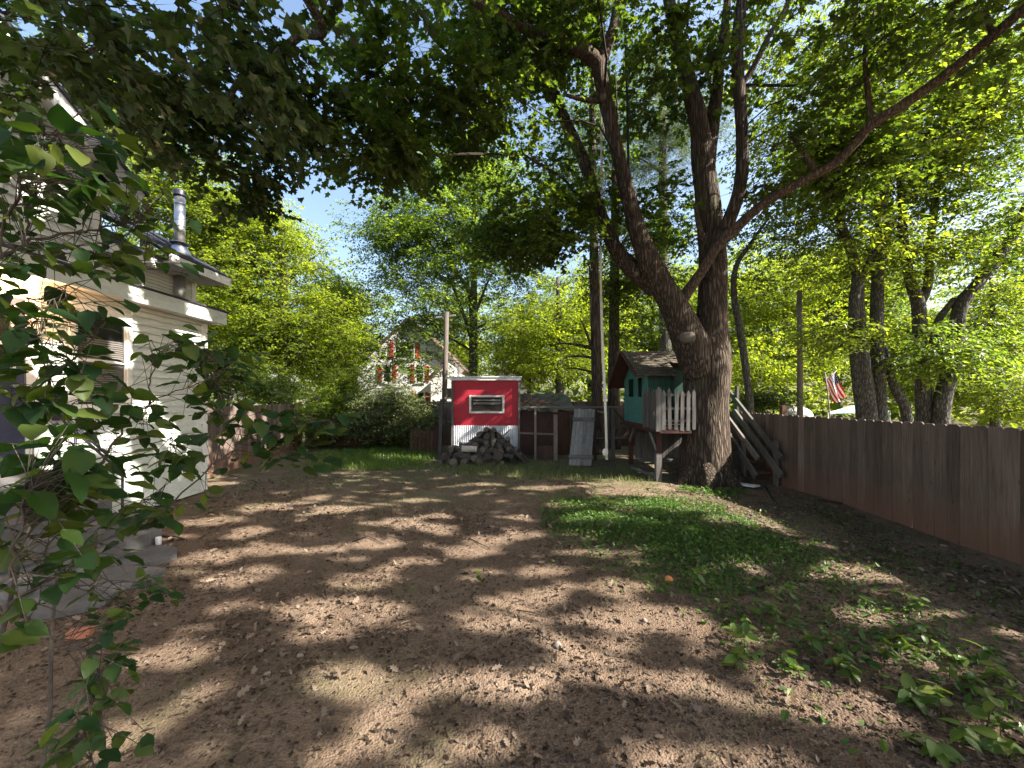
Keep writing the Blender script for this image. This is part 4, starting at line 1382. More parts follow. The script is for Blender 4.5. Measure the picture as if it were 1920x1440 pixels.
def _gaps():
    raw = [(120, 430, 90, 30), (50, 595, 70, 24), (470, 340, 140, 28), (530, 275, 75, 15), (480, 490, 90, 28), (690, 495, 80, 28), (810, 500, 120, 26), (790, 370, 50, 13), (860, 320, 70, 20), (900, 255, 60, 11), (1000, 450, 110, 22), (1140, 475, 120, 26), (1120, 350, 130, 25), (1060, 290, 70, 16),
           (560, 580, 60, 20), (470, 640, 90, 15), (780, 622, 80, 15), (1130, 645, 100, 15), (1330, 640, 120, 22), (1430, 520, 90, 22), (1560, 555, 90, 20), (1590, 350, 70, 18), (1520, 262, 100, 15), (1850, 380, 45, 13), (270, 268, 70, 17), (200, 230, 60, 11), (330, 215, 60, 9), (760, 210, 60, 12), (800, 188, 50, 7),
           (600, 160, 60, 7), (480, 132, 50, 7), (290, 180, 40, 12), (420, 110, 30, 5), (560, 122, 40, 5), (690, 165, 40, 7), (870, 180, 40, 6), (840, 146, 50, 6), (700, 141, 30, 5), (560, 200, 60, 9), (450, 212, 40, 7), (1110, 95, 110, 5), (900, 85, 60, 4), (780, 75, 50, 3), (1200, 122, 140, 12), (1320, 150, 80, 9),
           (1000, 150, 60, 7), (420, 395, 60, 11), (260, 330, 60, 12), (1050, 400, 60, 8), (330, 122, 50, 7), (220, 152, 60, 9), (1290, 410, 60, 22), (1400, 470, 60, 15), (640, 235, 50, 7), (1010, 215, 40, 7), (930, 290, 40, 8), (1680, 430, 60, 14), (640, 110, 40, 4), (960, 120, 50, 5)]
    g = []
    for (u, v, ru, rv) in raw:
        c = G(200 + u * .896, 840 + v * .896)
        g.append((c.x, c.y, ru * .896 / FPX * c.y + .03, c.y * c.y / (EYE * FPX) * rv * .896 + .03))
    r2 = np.random.default_rng(5)
    for _ in range(26):      # openings over the house side
        g.append((r2.uniform(-11.5, -6.2), r2.uniform(4.5, 9.5), r2.uniform(.2, .5), r2.uniform(.12, .3)))
    for (xa, xb, ya, yb, n, ra, rb) in ((-7.2, -4.4, 13.2, 14.8, 16, .2, .5), (-4.8, -1.6, 10.4, 12.6, 16, .15, .5), (-9.0, -7.8, 9, 14.5, 14, .2, .5), (-.9, .9, 9.8, 11.2, 11, .06, .24)):   # over bush, far grass, left fence
        for _ in range(n):
            g.append((r2.uniform(xa, xb), r2.uniform(ya, yb), r2.uniform(ra, rb), r2.uniform(ra, rb) * .6))
    for _ in range(420):     # pinholes
        g.append((r2.uniform(-4.8, 3.6), 1.3 + 8 * r2.uniform(0, 1) ** 1.2, r2.uniform(.02, .20), r2.uniform(.01, .06)))
    return np.array(g)


GAPS = _gaps()  # crown openings shaped to drop sun patches on soil, wall, bush and fence


def in_gap(p):
    """points on sun rays kept clear of leaves so light lands on chosen spots"""
    k = p[:, 2] / SUN.z
    x, y = p[:, 0] - SUN.x * k, p[:, 1] - SUN.y * k
    r = np.zeros(len(p), bool)
    for (cx_, cy_, rx, ry) in GAPS:
        r |= ((x - cx_) / (rx + .05)) ** 2 + ((y - cy_) / (ry + .05)) ** 2 < 1
    return r


def make_tree(name, label, cat_, limbs, bark, masses, leaf, tpl='diamond', nleaf=16, L=.7, size=.1, droop=.25, bough=(.7, .3), group=None, seed=1,
              base=None, sub=5, lump=.04, seg=14, links=True, shell=.45, twig_r=.006, single=0, flat=.35, link_r=.02, parent=None, avoid=None, dens=.62, gaps=False, clear=None):
    rg = np.random.default_rng(seed)
    L0 = np.array(limbs[0], float)
    t = empty(name, tuple(L0[0][:3]) if base is None else base, label, cat_, group)
    skel = []
    for i, lb in enumerate(limbs):
        c = catmull(lb, sub)
        skel.append(c)
        m = MB()
        m.tube([Vector(q[:3]) for q in c], list(np.maximum(c[:, 3], .004)), seg if i == 0 else max(7, seg - 6), lump=lump, seed=seed * 31 + i)
        m.build('trunk' if i == 0 else 'limb', bark, t)
    S = np.vstack(skel)
    S = S[len(skel[0]) // 3:]
    parts = []
    LR, LT, LS = [], [], []
    for (c, r, nb, ns) in masses:
        c = np.array(c); r = np.array(r)
        nb = max(3, int(nb * dens))
        d = rg.normal(size=(nb, 3)); d /= np.linalg.norm(d, axis=1, keepdims=True)
        bp = c + d * r * (rg.uniform(0, 1, nb) ** shell)[:, None]
        if avoid is not None:
            bp = bp[~avoid(bp)]
            nb = len(bp)
            if nb == 0: continue
        bp = bp[bp[:, 2] > .5]; nb = len(bp)
        if nb == 0: continue
        cnt = np.maximum(3, rg.poisson(ns, nb))
        idx = np.repeat(np.arange(nb), cnt)
        k = len(idx)
        g = rg.normal(size=(k, 3)) * np.array([bough[0], bough[0], bough[1]]) * .55
        sp_ = bp[idx] + g
        if avoid is not None:
            ok = ~avoid(sp_); sp_, g, idx = sp_[ok], g[ok], idx[ok]; k = len(sp_)
            if k == 0: continue
        out = np.arctan2(g[:, 1] + .35 * d[:len(bp)][idx, 1] if len(d) >= len(bp) else g[:, 1], g[:, 0])
        yaw = out + rg.normal(0, .7, k)
        pit = rg.normal(-.05, .3, k)
        Rm, tt, ss, a, b = leaf_sprays(sp_, yaw, pit, nleaf, L, size, droop, rg, flat)
        LR.append(Rm); LT.append(tt); LS.append(ss)
        if gaps:
            ok = ~(in_gap((a + b) / 2) | in_gap(a)); a, b, idx = a[ok], b[ok], idx[ok]
        v, tr = twig_bars(a, b, np.full(len(a), twig_r))
        parts.append((v, tr, 1))
        # short shoots tying the sprays to their bough
        v, tr = twig_bars(bp[idx], a, np.full(len(a), twig_r * 1.2))
        parts.append((v, tr, 1))
        if links:
            mbl = MB()
            d0 = np.array([(np.linalg.norm(S[:, :3] - p, axis=1) + np.maximum(0, S[:, 2] - p[2]) * 1.2).min() for p in bp])
            pool = [S.copy()]
            order = np.argsort(d0)
            A_ = np.vstack([S, np.zeros((len(bp) * 5, 4))]); na = len(S)
            for j in order:
                p = bp[j]
                dv = p - A_[:na, :3]
                dd = np.linalg.norm(dv, axis=1) + np.maximum(0, -dv[:, 2]) * .8
                q = A_[dd.argmin()]
                dl = np.linalg.norm(q[:3] - p)
                if dl < .12: continue
                bend = np.array([rg.normal(0, .13), rg.normal(0, .13), rg.normal(.05, .08)]) * dl
                b2 = np.array([rg.normal(0, .06), rg.normal(0, .06), rg.normal(0, .05)]) * dl
                m1, m2, m3 = q[:3] * .72 + p * .28 + bend * .8 + b2, (q[:3] + p) / 2 + bend, q[:3] * .25 + p * .75 + bend * .6 - b2
                r0 = min(q[3] * .7, link_r * (.35 + .3 * dl))
                rs = [r0, r0 * .85, r0 * .7, r0 * .55, r0 * .4]
                mbl.tube([Vector(q[:3]), Vector(m1), Vector(m2), Vector(m3), Vector(p)], rs, 5, cap=False)
                for w_, r__ in zip((m1, m2, m3, p), rs[1:]):
                    A_[na] = (*w_, r__); na += 1
            if mbl.v:
                V = np.array(mbl.v); F_ = np.array(mbl.f)
                parts.append((V, np.concatenate([F_[:, [0, 1, 2]], F_[:, [0, 2, 3]]]), 1))
    Rm, tt, ss = np.concatenate(LR), np.concatenate(LT), np.concatenate(LS)
    if gaps:
        ok = ~in_gap(tt)
        if clear is not None: ok &= ~clear(tt)
        Rm, tt, ss = Rm[ok], tt[ok], ss[ok]
    if single:
        px = 960 + tt[:, 0] / np.maximum(tt[:, 1], .01) * FPX; py = 747 - (tt[:, 2] - EYE) / np.maximum(tt[:, 1], .01) * FPX
        vis = (tt[:, 1] > .3) & (px > -20) & (px < 1940) & (py > -20) & (py < 1460)
        score = np.where(vis, ss / np.maximum(tt[:, 1], .3), -1)
        best = np.argsort(-score)[:single]
        V, T = TPL[tpl]
        ml = npmesh('leaf', V, T, leaf)
        for i in best:
            A = np.eye(4); A[:3, :3] = Rm[i] * ss[i]; A[:3, 3] = tt[i]
            inst('leaf', ml, t, Matrix(A.tolist()))
        keep = np.ones(len(tt), bool); keep[best] = False
        Rm, tt, ss = Rm[keep], tt[keep], ss[keep]
    v, tr = spread(tpl, Rm, tt, ss)
    parts.insert(0, (v, tr, 0))
    V, T, mi = cat(parts)
    o = npobj('crown', V, T, [leaf, M['twig']], t, mi)
    o['kind'] = 'stuff'
    return t, o


def copy_tree(o, loc, rz, scale=1.0, label=None, group=None):
    c = o.copy(); COL.objects.link(c)
    c.location = loc; c.rotation_euler = (0, 0, rz); c.scale = (scale,) * 3
    if label: c['label'] = label
    if group: c['group'] = group
    for ch in list(o.children):
        d = ch.copy(); COL.objects.link(d); d.parent = c
    return c


# ------------------------------------------------------------------ the big forked maple
main = [(1326, 915, 8.45, 112), (1325, 890, 8.45, 98), (1323, 850, 8.45, 86), (1323, 800, 8.47, 79), (1324, 740, 8.5, 79), (1327, 680, 8.5, 82), (1332, 620, 8.5, 66), (1336, 560, 8.52, 58), (1336, 480, 8.55, 53), (1331, 420, 8.6, 50), (1325, 360, 8.6, 46), (1318, 300, 8.6, 42), (1310, 230, 8.6, 36), (1296, 170, 8.6, 31), (1280, 110, 8.6, 27), (1265, 50, 8.6, 24), (1252, -20, 8.6, 22), (1245, -140, 8.6, 18), (1240, -300, 8.6, 12)]
stemA = [(1318, 700, 8.42, 70), (1296, 645, 8.35, 66), (1264, 575, 8.3, 58), (1228, 512, 8.3, 50), (1203, 455, 8.3, 42), (1186, 400, 8.3, 35), (1171, 340, 8.3, 31), (1156, 280, 8.3, 29), (1141, 215, 8.3, 29), (1127, 150, 8.3, 31), (1120, 112, 8.3, 30)]
limbB = [(1124, 125, 8.3, 28), (1105, 104, 8.2, 28), (1060, 84, 8.0, 24), (1000, 60, 7.7, 23), (945, 32, 7.3, 20), (890, 2, 6.9, 18), (820, -30, 6.5, 15), (740, -50, 6.2, 12), (660, -40, 6.0, 8)]
limbC = [(1120, 130, 8.3, 26), (1135, 95, 8.35, 24), (1150, 50, 8.4, 21), (1157, 0, 8.4, 20), (1165, -90, 8.4, 18), (1185, -240, 8.4, 12)]
limbA2 = [(1232, 540, 8.5, 44), (1200, 515, 8.6, 38), (1172, 490, 8.7, 34), (1148, 455, 8.8, 30), (1122, 390, 9.0, 26), (1098, 310, 9.2, 25), (1070, 250, 9.3, 24), (1040, 180, 9.4, 22), (1010, 115, 9.5, 19), (985, 60, 9.5, 16), (955, -10, 9.5, 13)]
limbL = [(1278, 562, 8.35, 26), (1295, 538, 8.25, 22), (1318, 505, 8.1, 22), (1345, 462, 7.95, 25), (1380, 428, 7.8, 24), (1432, 382, 7.5, 21), (1500, 342, 7.2, 21), (1562, 308, 6.9, 21), (1604, 268, 6.75, 22), (1634, 234, 6.6, 24), (1700, 192, 6.3, 24), (1762, 148, 6.1, 22), (1820, 102, 5.9, 21), (1872, 58, 5.7, 22), (1930, 8, 5.5, 22), (2010, -60, 5.3, 20), (2140, -140, 5.2, 15)]
limbS = [(1342, 470, 8.3, 26), (1366, 415, 8.1, 26), (1384, 365, 8.0, 26), (1392, 300, 8.0, 25), (1388, 200, 8.0, 24), (1382, 110, 8.0, 25), (1385, 50, 8.0, 24), (1392, -10, 8.0, 21), (1405, -120, 8.0, 15)]
limbR2 = [(1322, 330, 8.6, 32), (1334, 240, 8.7, 28), (1343, 180, 8.8, 25), (1350, 110, 8.9, 20), (1360, 40, 9, 17), (1368, -40, 9, 14)]
br1 = [(1336, 470, 8.5, 18), (1318, 445, 8.4, 12), (1309, 415, 8.3, 10), (1304, 380, 8.3, 7)]
br2 = [(1386, 165, 8.0, 12), (1410, 130, 7.9, 10), (1440, 70, 7.8, 9), (1470, 20, 7.8, 7), (1490, -30, 7.8, 5)]
br3 = [(1635, 235, 6.6, 12), (1627, 170, 6.6, 9), (1622, 90, 6.6, 7), (1640, 20, 6.6, 5)]
br4 = [(1860, 62, 5.75, 10), (1852, 40, 5.75, 8), (1848, 15, 5.75, 6)]
br5 = [(1530, 322, 7.05, 9), (1505, 285, 7.0, 7), (1480, 250, 7.0, 5)]
br6 = [(1128, 190, 8.3, 10), (1090, 186, 8.1, 8), (1060, 178, 7.9, 6)]
bigm = [E(1000, 40, 190, 100, 8.0, 1.6, 48, 14), E(1010, 430, 120, 75, 8.3, 1.0, 26, 14), E(1120, 380, 60, 70, 8.6, .8, 12, 12), E(1250, 400, 75, 110, 9.3, .8, 18, 12), E(1270, 200, 60, 60, 9.0, .7, 8, 10),
        E(800, 190, 190, 95, 6.6, 1.4, 52, 13), E(680, 290, 95, 42, 6.2, .8, 16, 12), E(1250, 60, 170, 110, 7.8, 1.5, 24, 13), E(1500, 130, 130, 120, 7.0, 1.3, 13, 11), E(1440, 300, 60, 60, 7.6, .8, 8, 10),
        E(1780, 60, 160, 80, 5.8, 1.2, 10, 11), E(1080, 250, 50, 80, 9.2, .6, 8, 10),
        E(940, 300, 70, 60, 8.6, .8, 10, 10),
        ((4.2, 8.5, 13.5), (5.0, 4.0, 2.6), 120, 14), ((8.4, 5.0, 8.0), (1.8, 1.8, 1.0), 22, 10), ((.6, 4.3, 8.3), (1.7, 1.3, .6), 22, 22), ((7.0, 8.1, 6.9), (1.4, .9, .9), 26, 14), ((8.3, 7.2, 12), (3.2, 3, 1.5), 60, 22)]  # masses mostly above the frame, added to shade leaves, wall and playhouse roof
pl_bark = M['bark']
_sk = np.vstack([catmull(pixlimb(x), 6) for x in (stemA, limbS, main[5:17], limbA2[:7], limbL[:16])])
_sk = np.vstack([_sk, [tuple(P(1122, 98, 8.95).lerp(P(1135, 862, 8.9), k / 60)) + (.0,) for k in range(61)]])


def bare_zone(t):
    """no leaves close to and in front of the big stems: twigs there died off in the shade"""
    r = np.zeros(len(t), bool)
    for (x, y, z, w) in _sk:
        r |= ((t[:, 0] - x) ** 2 + (t[:, 2] - z) ** 2 < (w + .10) ** 2) & (t[:, 1] < y + .1) & (t[:, 1] > y - 2.2)
    return r


def slim(v, f_=.86): return [(a, b, c, d * (f_ if i > 1 else .95)) for i, (a, b, c, d) in enumerate(v)]


stemA, limbA2, limbS, limbR2, limbB, limbC, limbL = [slim(v) for v in (stemA, limbA2, limbS, limbR2, limbB, limbC, limbL)]
limbL = slim(limbL, .88)
main = main[:6] + [(a, b, c, d * .9) for (a, b, c, d) in main[6:]]
big, bigc = make_tree('maple_tree', 'huge forked maple with furrowed grey brown trunk and rope beside the playhouse', 'tree', [pixlimb(x) for x in (main, stemA, limbA2, limbS, limbR2)], pl_bark, bigm, M['leaf_maple'], 'maple', 17, .50, .115, .3, (.52, .22), seed=3, base=(4.28, 8.45, 0), seg=40, lump=.035, sub=7, single=0, dens=.85, gaps=True, clear=bare_zone)
for lb in (limbB, limbC, limbL, br1, br2, br3, br4, br5, br6):
    c = catmull(pixlimb(lb), 6)
    MB().tube([Vector(q[:3]) for q in c], list(c[:, 3]), 14, lump=.06, seed=len(lb)).build('limb', M['bark_red'], big)
# root flare and healed branch scars
for k, (a, r_) in enumerate(((3.5, .17), (4.3, .2), (5.1, .18), (5.9, .16), (.6, .15), (2.2, .16))):
    c = Vector((4.28, 8.45, 0)); d = Vector((math.cos(a), math.sin(a), 0))
    MB().tube([c + d * .40 + Vector((0, 0, .42)), c + d * .50 + Vector((0, 0, .16)), c + d * .66 + Vector((0, 0, .03)), c + d * .86 + Vector((0, 0, -.07))], [r_ * .7, r_, r_ * .75, r_ * .4], 10, lump=.06, seed=k).build('root', M['bark'], big)
M['scar'] = stained('scar_wood', (0.085, 0.07, 0.058), (0.15, 0.128, 0.108), None, (8, 8, 8), 0.95, 0.4, 0)
for (px, py, Y, rr_, dirv) in ((1290, 628, 7.98, .145, (-.25, -1, .3)), (1132, 178, 8.10, .07, (-.1, -1, 0)), (1192, 512, 8.22, .05, (-.5, -1, 0))):
    c = P(px, py, Y); d = Vector(dirv).normalized()
    MB().tube([c - d * .12, c - d * .05, c - d * .02, c - d * .008], [rr_ * 1.15, rr_ * 1.05, rr_ * .85, rr_ * .3], 14, lump=.08, seed=int(px)).build('scar', M['scar'], big)

# ------------------------------------------------------------------ overhead tree whose branches hang into the top left
ovl = [[(-3.2, -3.2, -.1, .42), (-3.1, -3.1, 1.5, .34), (-2.9, -2.8, 3.5, .30), (-2.6, -2.2, 5.5, .24), (-2.4, -1.6, 7.5, .17), (-2.3, -1.0, 9.5, .10)],
       [(-2.85, -2.6, 4.0, .15), (-2.4, -1.2, 4.8, .11), (-2.2, .6, 5.3, .085), (-2.1, 2.2, 5.5, .07), tuple(P(600, 40, 4.2)) + (.05,), tuple(P(560, 68, 4.4)) + (.045,), tuple(P(500, 118, 4.6)) + (.038,), tuple(P(440, 165, 4.7)) + (.03,), tuple(P(425, 230, 4.8)) + (.015,)],
       [(-2.7, -2.4, 4.8, .14), (-3.2, -.4, 5.2, .10), (-3.8, 1.4, 5.2, .075), tuple(P(240, 60, 4.0)) + (.045,), tuple(P(190, 85, 4.2)) + (.03,), tuple(P(130, 120, 4.4)) + (.016,)],
       [(-2.6, -2.2, 5.5, .12), (-1.2, -.8, 6.4, .09), (.4, .6, 7.0, .06), (2.2, 1.6, 7.3, .03)],
       [tuple(P(500, 118, 4.6)) + (.03,), tuple(P(440, 160, 5.4)) + (.028,), tuple(P(400, 250, 5.8)) + (.02,), tuple(P(430, 330, 6.0)) + (.012,)]]
ovm = [E(250, 20, 300, 55, 3.0, .8, 34, 7), E(560, 40, 150, 70, 4.2, .9, 22, 9), E(120, 120, 150, 60, 4.0, .8, 13, 9), E(400, 210, 150, 90, 5.2, .9, 34, 10), E(300, 255, 110, 55, 5.4, .7, 16, 9), E(450, 320, 62, 60, 5.9, .6, 15, 9), E(545, 150, 45, 40, 4.8, .5, 6, 8), E(60, 40, 90, 60, 3.4, .7, 12, 8), E(500, 240, 50, 40, 5.5, .5, 7, 8),
       ((-1.5, .5, 7.8), (2.8, 2.6, 1.0), 40, 9), ((2.7, .2, 6.5), (1.9, 1.6, .6), 32, 22), ((1.6, 3.4, 9.2), (3.6, 2.8, .8), 235, 22)]  # unseen upper crown; later masses added to shade lilac, leaves and house wall
over, overc = make_tree('oak_tree', 'dark overhanging tree whose leafy boughs hang in over house and sky gap', 'tree', ovl, M['bark_grey'], ovm, M['leaf_oak'], 'maple', 15, .40, .12, .35, (.38, .18), dens=.40, seed=11, gaps=True, seg=14, single=300, flat=.45)

# ------------------------------------------------------------------ trees of the middle ground
def straight(px, Y, top, w, lean=0, base_py=None, r_top=.35):
    b = P(px, 747 + EYE * FPX / Y, Y); b.z = -.1
    t = P(px + lean, top, Y)
    m = b.lerp(t, .5) + Vector((.06 * math.sin(px), 0, 0))
    r = w / 2 / FPX * Y
    return [(b.x, b.y, b.z, r * 1.25), tuple(b.lerp(t, .12)) + (r * 1.05,), tuple(m) + (r * .8,), tuple(t) + (r * r_top,)]


def limbs_of(px, Y, specs):
    """side limbs: (start py, end px, end py, width)"""
    out = []
    for (x0_, y0_, x1_, y1_, w) in specs:
        a, b = P(x0_, y0_, Y), P(x1_, y1_, Y)
        b.y += random.uniform(-.8, .8)
        r = w / 2 / FPX * Y
        m1 = a.lerp(b, .35) + Vector((0, 0, .05 * (b - a).length))
        m2 = a.lerp(b, .7) + Vector((0, 0, .06 * (b - a).length))
        out.append([tuple(a) + (r,), tuple(m1) + (r * .75,), tuple(m2) + (r * .5,), tuple(b) + (r * .2,)])
    return out


# trunk pair behind the leaning door, bare lower branches
t2 = [straight(1122, 12.2, 90, 21, -14)] + limbs_of(1118, 12.2, [(1117, 655, 1030, 650, 7), (1112, 660, 1085, 600, 7), (1117, 672, 1060, 668, 6), (1110, 545, 1095, 505, 8), (1118, 700, 1060, 690, 5), (1108, 400, 1040, 340, 9), (1105, 280, 1170, 200, 9)])
make_tree('maple_tree', 'straight trunk behind the leaning plank door with bare low side branches', 'tree', t2, M['bark'], [E(1090, 180, 130, 150, 12.4, 2.2, 38, 12), E(1060, 330, 90, 60, 12.0, 1.2, 18, 10), E(1180, 500, 60, 60, 12.4, 1.0, 14, 12)], M['leaf_maple'], 'diamond', 16, .65, .12, .25, (.8, .3), seed=21, gaps=True)
t2b = [straight(1150, 13.6, 150, 22, 4)] + limbs_of(1150, 13.6, [(1152, 480, 1215, 400, 8), (1152, 560, 1210, 520, 6)])
make_tree('maple_tree', 'dark ivy clad trunk standing just left of the playhouse roof', 'tree', t2b, M['bark'], [E(1190, 570, 75, 85, 13.8, 1.3, 34, 14), E(1150, 520, 25, 120, 13.5, .4, 22, 10), E(1190, 420, 90, 60, 14, 1.2, 24, 12), E(1240, 470, 60, 90, 14, 1.2, 18, 12)], M['leaf_maple'], 'diamond', 18, .6, .11, .25, (.7, .35), seed=22, gaps=True)
# pine high behind the fork
tp_ = [straight(1250, 19, 60, 22, -10)] + limbs_of(1245, 19, [(1248, 330, 1180, 300, 6), (1246, 260, 1330, 220, 6), (1244, 200, 1180, 160, 6)])
make_tree('pine_tree', 'pale green pine with fine needles glimpsed through the maple fork', 'tree', tp_, M['bark_grey'], [E(1235, 230, 110, 130, 19, 2.4, 80, 16), E(1130, 320, 90, 120, 20, 2.0, 50, 14)], M['leaf_pine'], 'needle', 34, .7, .28, .15, (.9, .3), seed=23, flat=1.2)
# centre tree behind the shed
t3 = [straight(886, 21.5, 300, 17, 4)] + limbs_of(886, 21.5, [(886, 640, 840, 520, 8), (887, 600, 930, 500, 7), (887, 560, 800, 440, 8), (887, 660, 800, 620, 5), (888, 500, 960, 400, 7), (888, 440, 820, 330, 7), (886, 620, 960, 590, 5), (886, 610, 872, 500, 9)])
make_tree('maple_tree', 'airy slender tree with open bluish crown rising behind the red shed', 'tree', t3, M['bark_grey'], [E(870, 460, 165, 165, 21.5, 3.4, 240, 13), E(750, 440, 75, 75, 21, 1.8, 64, 11), E(790, 570, 100, 55, 20.6, 2.0, 32, 10), E(960, 610, 80, 65, 21.3, 1.6, 34, 12), E(880, 340, 120, 70, 21.3, 2.0, 80, 13), E(700, 545, 60, 45, 21.6, 1.2, 16, 10), E(765, 640, 75, 45, 20.6, 1.4, 28, 10), E(720, 690, 50, 30, 20, 1.2, 15, 11), E(690, 650, 35, 45, 20, 1.2, 14, 11), E(800, 690, 40, 40, 20, 1.2, 10, 10)], M['leaf_blue'], 'diamond', 18, .95, .165, .25, (1.1, .42), seed=24)
# yellow tree right of centre, behind the pen
t4 = [straight(1050, 19, 520, 18, -4)] + limbs_of(1050, 19, [(1050, 640, 1000, 580, 6), (1049, 660, 1095, 600, 6)])
make_tree('maple_tree', 'yellow green tree glowing behind the low coop and wire pen', 'tree', t4, M['bark_grey'], [E(1050, 630, 115, 95, 19, 2.4, 120, 15), E(970, 690, 55, 45, 18.5, 1.4, 30, 14)], M['leaf_bright'], 'diamond', 20, .8, .14, .25, (.9, .35), seed=25)
# left trees
t5 = [straight(535, 18, 360, 22, -10)] + limbs_of(530, 18, [(533, 680, 460, 600, 9), (533, 660, 600, 590, 9), (530, 560, 450, 470, 8), (530, 540, 590, 470, 8)])
make_tree('maple_tree', 'broad sunlit yellow green tree behind the pinkish fence', 'tree', t5, M['bark_grey'], [E(500, 520, 120, 130, 18, 2.8, 130, 15), E(420, 590, 90, 110, 17.4, 2.2, 80, 14), E(560, 640, 105, 80, 17.6, 2.2, 80, 14), E(600, 590, 55, 55, 17.5, 1.3, 26, 12), E(500, 430, 75, 60, 18, 1.8, 40, 14)], M['leaf_bright'], 'diamond', 20, .8, .14, .25, (1.0, .35), seed=26)
t6 = [straight(270, 16, 200, 26, 10)] + limbs_of(275, 16, [(275, 420, 200, 300, 9), (275, 380, 380, 300, 9)])
make_tree('ash_tree', 'tall sunlit tree rising behind the dark rear roof and stovepipe', 'tree', t6, M['bark_grey'], [E(300, 340, 140, 130, 16, 2.6, 120, 14), E(420, 430, 75, 90, 17, 2.0, 54, 13), E(180, 180, 110, 90, 16, 2.2, 50, 12), E(380, 380, 60, 60, 16.4, 1.6, 30, 13)], M['leaf_mid'], 'diamond', 20, .8, .135, .25, (1.0, .35), seed=27)
t7 = [straight(640, 24, 520, 12, -5)]
make_tree('birch_tree', 'small bright yellow tree below the sky gap left of the gabled house', 'tree', t7, M['bark_grey'], [E(632, 570, 42, 65, 24, 1.7, 60, 14), E(610, 660, 60, 70, 22, 1.8, 60, 14)], M['leaf_bright'], 'diamond', 20, .85, .15, .25, (.9, .4), seed=28)
# right hand clumps
R6 = 10.8
t8 = [pixlimb([(1622, 865, R6, 30), (1617, 770, R6, 25), (1603, 655, R6, 21), (1602, 570, R6, 20), (1607, 521, R6, 20), (1595, 469, R6, 18), (1573, 407, R6, 15), (1562, 330, R6, 11), (1550, 240, R6, 7)]),
      pixlimb([(1632, 865, R6 - .1, 30), (1630, 770, R6 - .1, 26), (1617, 655, R6 - .1, 22), (1612, 570, R6, 18), (1613, 525, R6, 16), (1630, 490, R6, 12), (1650, 440, R6, 9)]),
      pixlimb([(1648, 865, R6 + .1, 32), (1649, 770, R6 + .1, 27), (1644, 630, R6 + .1, 24), (1646, 515, R6 + .1, 22), (1653, 434, R6 + .1, 21), (1648, 340, R6, 18), (1640, 250, R6, 15), (1633, 150, R6, 11), (1630, 40, R6, 7)])]
t8 = [[(x, y, z, r * .85) for (x, y, z, r) in lb_] for lb_ in t8]
t8 += limbs_of(1600, R6, [(1640, 260, 1700, 130, 8), (1640, 300, 1570, 220, 7), (1602, 600, 1540, 620, 5), (1648, 470, 1720, 420, 6), (1595, 469, 1530, 400, 6)])
make_tree('red_maple', 'clump of three close slim trunks just beyond the board fence by the flag', 'tree', t8, M['bark_grey'], [E(1570, 400, 110, 130, 10.8, 1.8, 62, 11), E(1660, 230, 130, 130, 10.6, 2.0, 64, 11), E(1500, 250, 90, 120, 11, 1.6, 34, 10), E(1580, 620, 60, 35, 10.4, .7, 14, 10), E(1690, 470, 70, 90, 11, 1.4, 26, 10), E(1520, 80, 130, 100, 11, 1.6, 40, 11), E(1680, 60, 120, 80, 11, 1.6, 40, 11)], M['leaf_mid'], 'ovate', 14, .6, .115, .25, (.75, .25), dens=.9, seed=31, gaps=True)
R7 = 11.2
t9 = [pixlimb([(1735, 865, R7, 34), (1733, 770, R7, 28), (1726, 660, R7, 24), (1724, 610, R7, 24), (1721, 566, R7, 24), (1706, 525, R7, 18), (1694, 450, R7, 16), (1690, 370, R7, 13), (1680, 280, R7, 8)]),
      pixlimb([(1722, 575, R7, 20), (1740, 530, R7, 16), (1746, 440, R7, 14), (1760, 330, R7, 10), (1775, 220, R7, 6)]),
      pixlimb([(1760, 865, R7 - .3, 34), (1765, 770, R7 - .3, 30), (1777, 710, R7 - .3, 28), (1790, 651, R7 - .3, 26), (1801, 575, R7 - .3, 25), (1833, 532, R7 - .4, 22), (1887, 461, R7 - .5, 20), (1920, 400, R7 - .6, 18), (1960, 300, R7 - .7, 12)]),
      pixlimb([(1740, 690, R7 - .1, 16), (1752, 640, R7 - .1, 15), (1760, 600, R7 - .1, 13), (1790, 560, R7 - .2, 11)]),
      pixlimb([(1706, 865, R7 - .2, 26), (1698, 770, R7 - .2, 20), (1680, 733, R7 - .2, 17), (1668, 700, R7 - .2, 14), (1660, 650, R7 - .2, 8)])]
t9 = [[(x, y, z, r * .85) for (x, y, z, r) in lb_] for lb_ in t9]
make_tree('red_maple', 'leaning forked thick trunks crowding the fence beside the bright green bank', 'tree', t9, M['bark_grey'], [E(1800, 280, 150, 150, 11, 2.2, 78, 10), E(1740, 660, 65, 45, 10.6, .8, 26, 11), E(1850, 430, 80, 80, 10.6, 1.4, 26, 10), E(1690, 360, 70, 70, 11.2, 1.4, 24, 10), E(1810, 640, 60, 50, 10.8, .9, 14, 10), E(1900, 180, 90, 110, 10, 1.5, 34, 10), E(1830, 60, 130, 90, 10.5, 1.6, 44, 11)], M['leaf_blue'], 'ovate', 14, .6, .12, .25, (.8, .25), dens=.9, seed=32, gaps=True)
# slim crooked sapling right of the big trunk
t10 = [pixlimb([(1410, 870, 11.5, 15), (1406, 760, 11.5, 13), (1398, 690, 11.5, 12), (1386, 610, 11.5, 12), (1376, 550, 11.5, 11), (1380, 500, 11.5, 9), (1405, 460, 11.5, 7), (1440, 410, 11.5, 4)])]
make_tree('sapling', 'slim crooked sapling just right of the huge forked maple', 'tree', t10, M['bark_grey'], [E(1420, 460, 55, 45, 11.5, .9, 14, 10), E(1400, 560, 40, 40, 11.6, .7, 9, 10)], M['leaf_maple'], 'ovate', 12, .5, .10, .25, (.6, .25), seed=33)
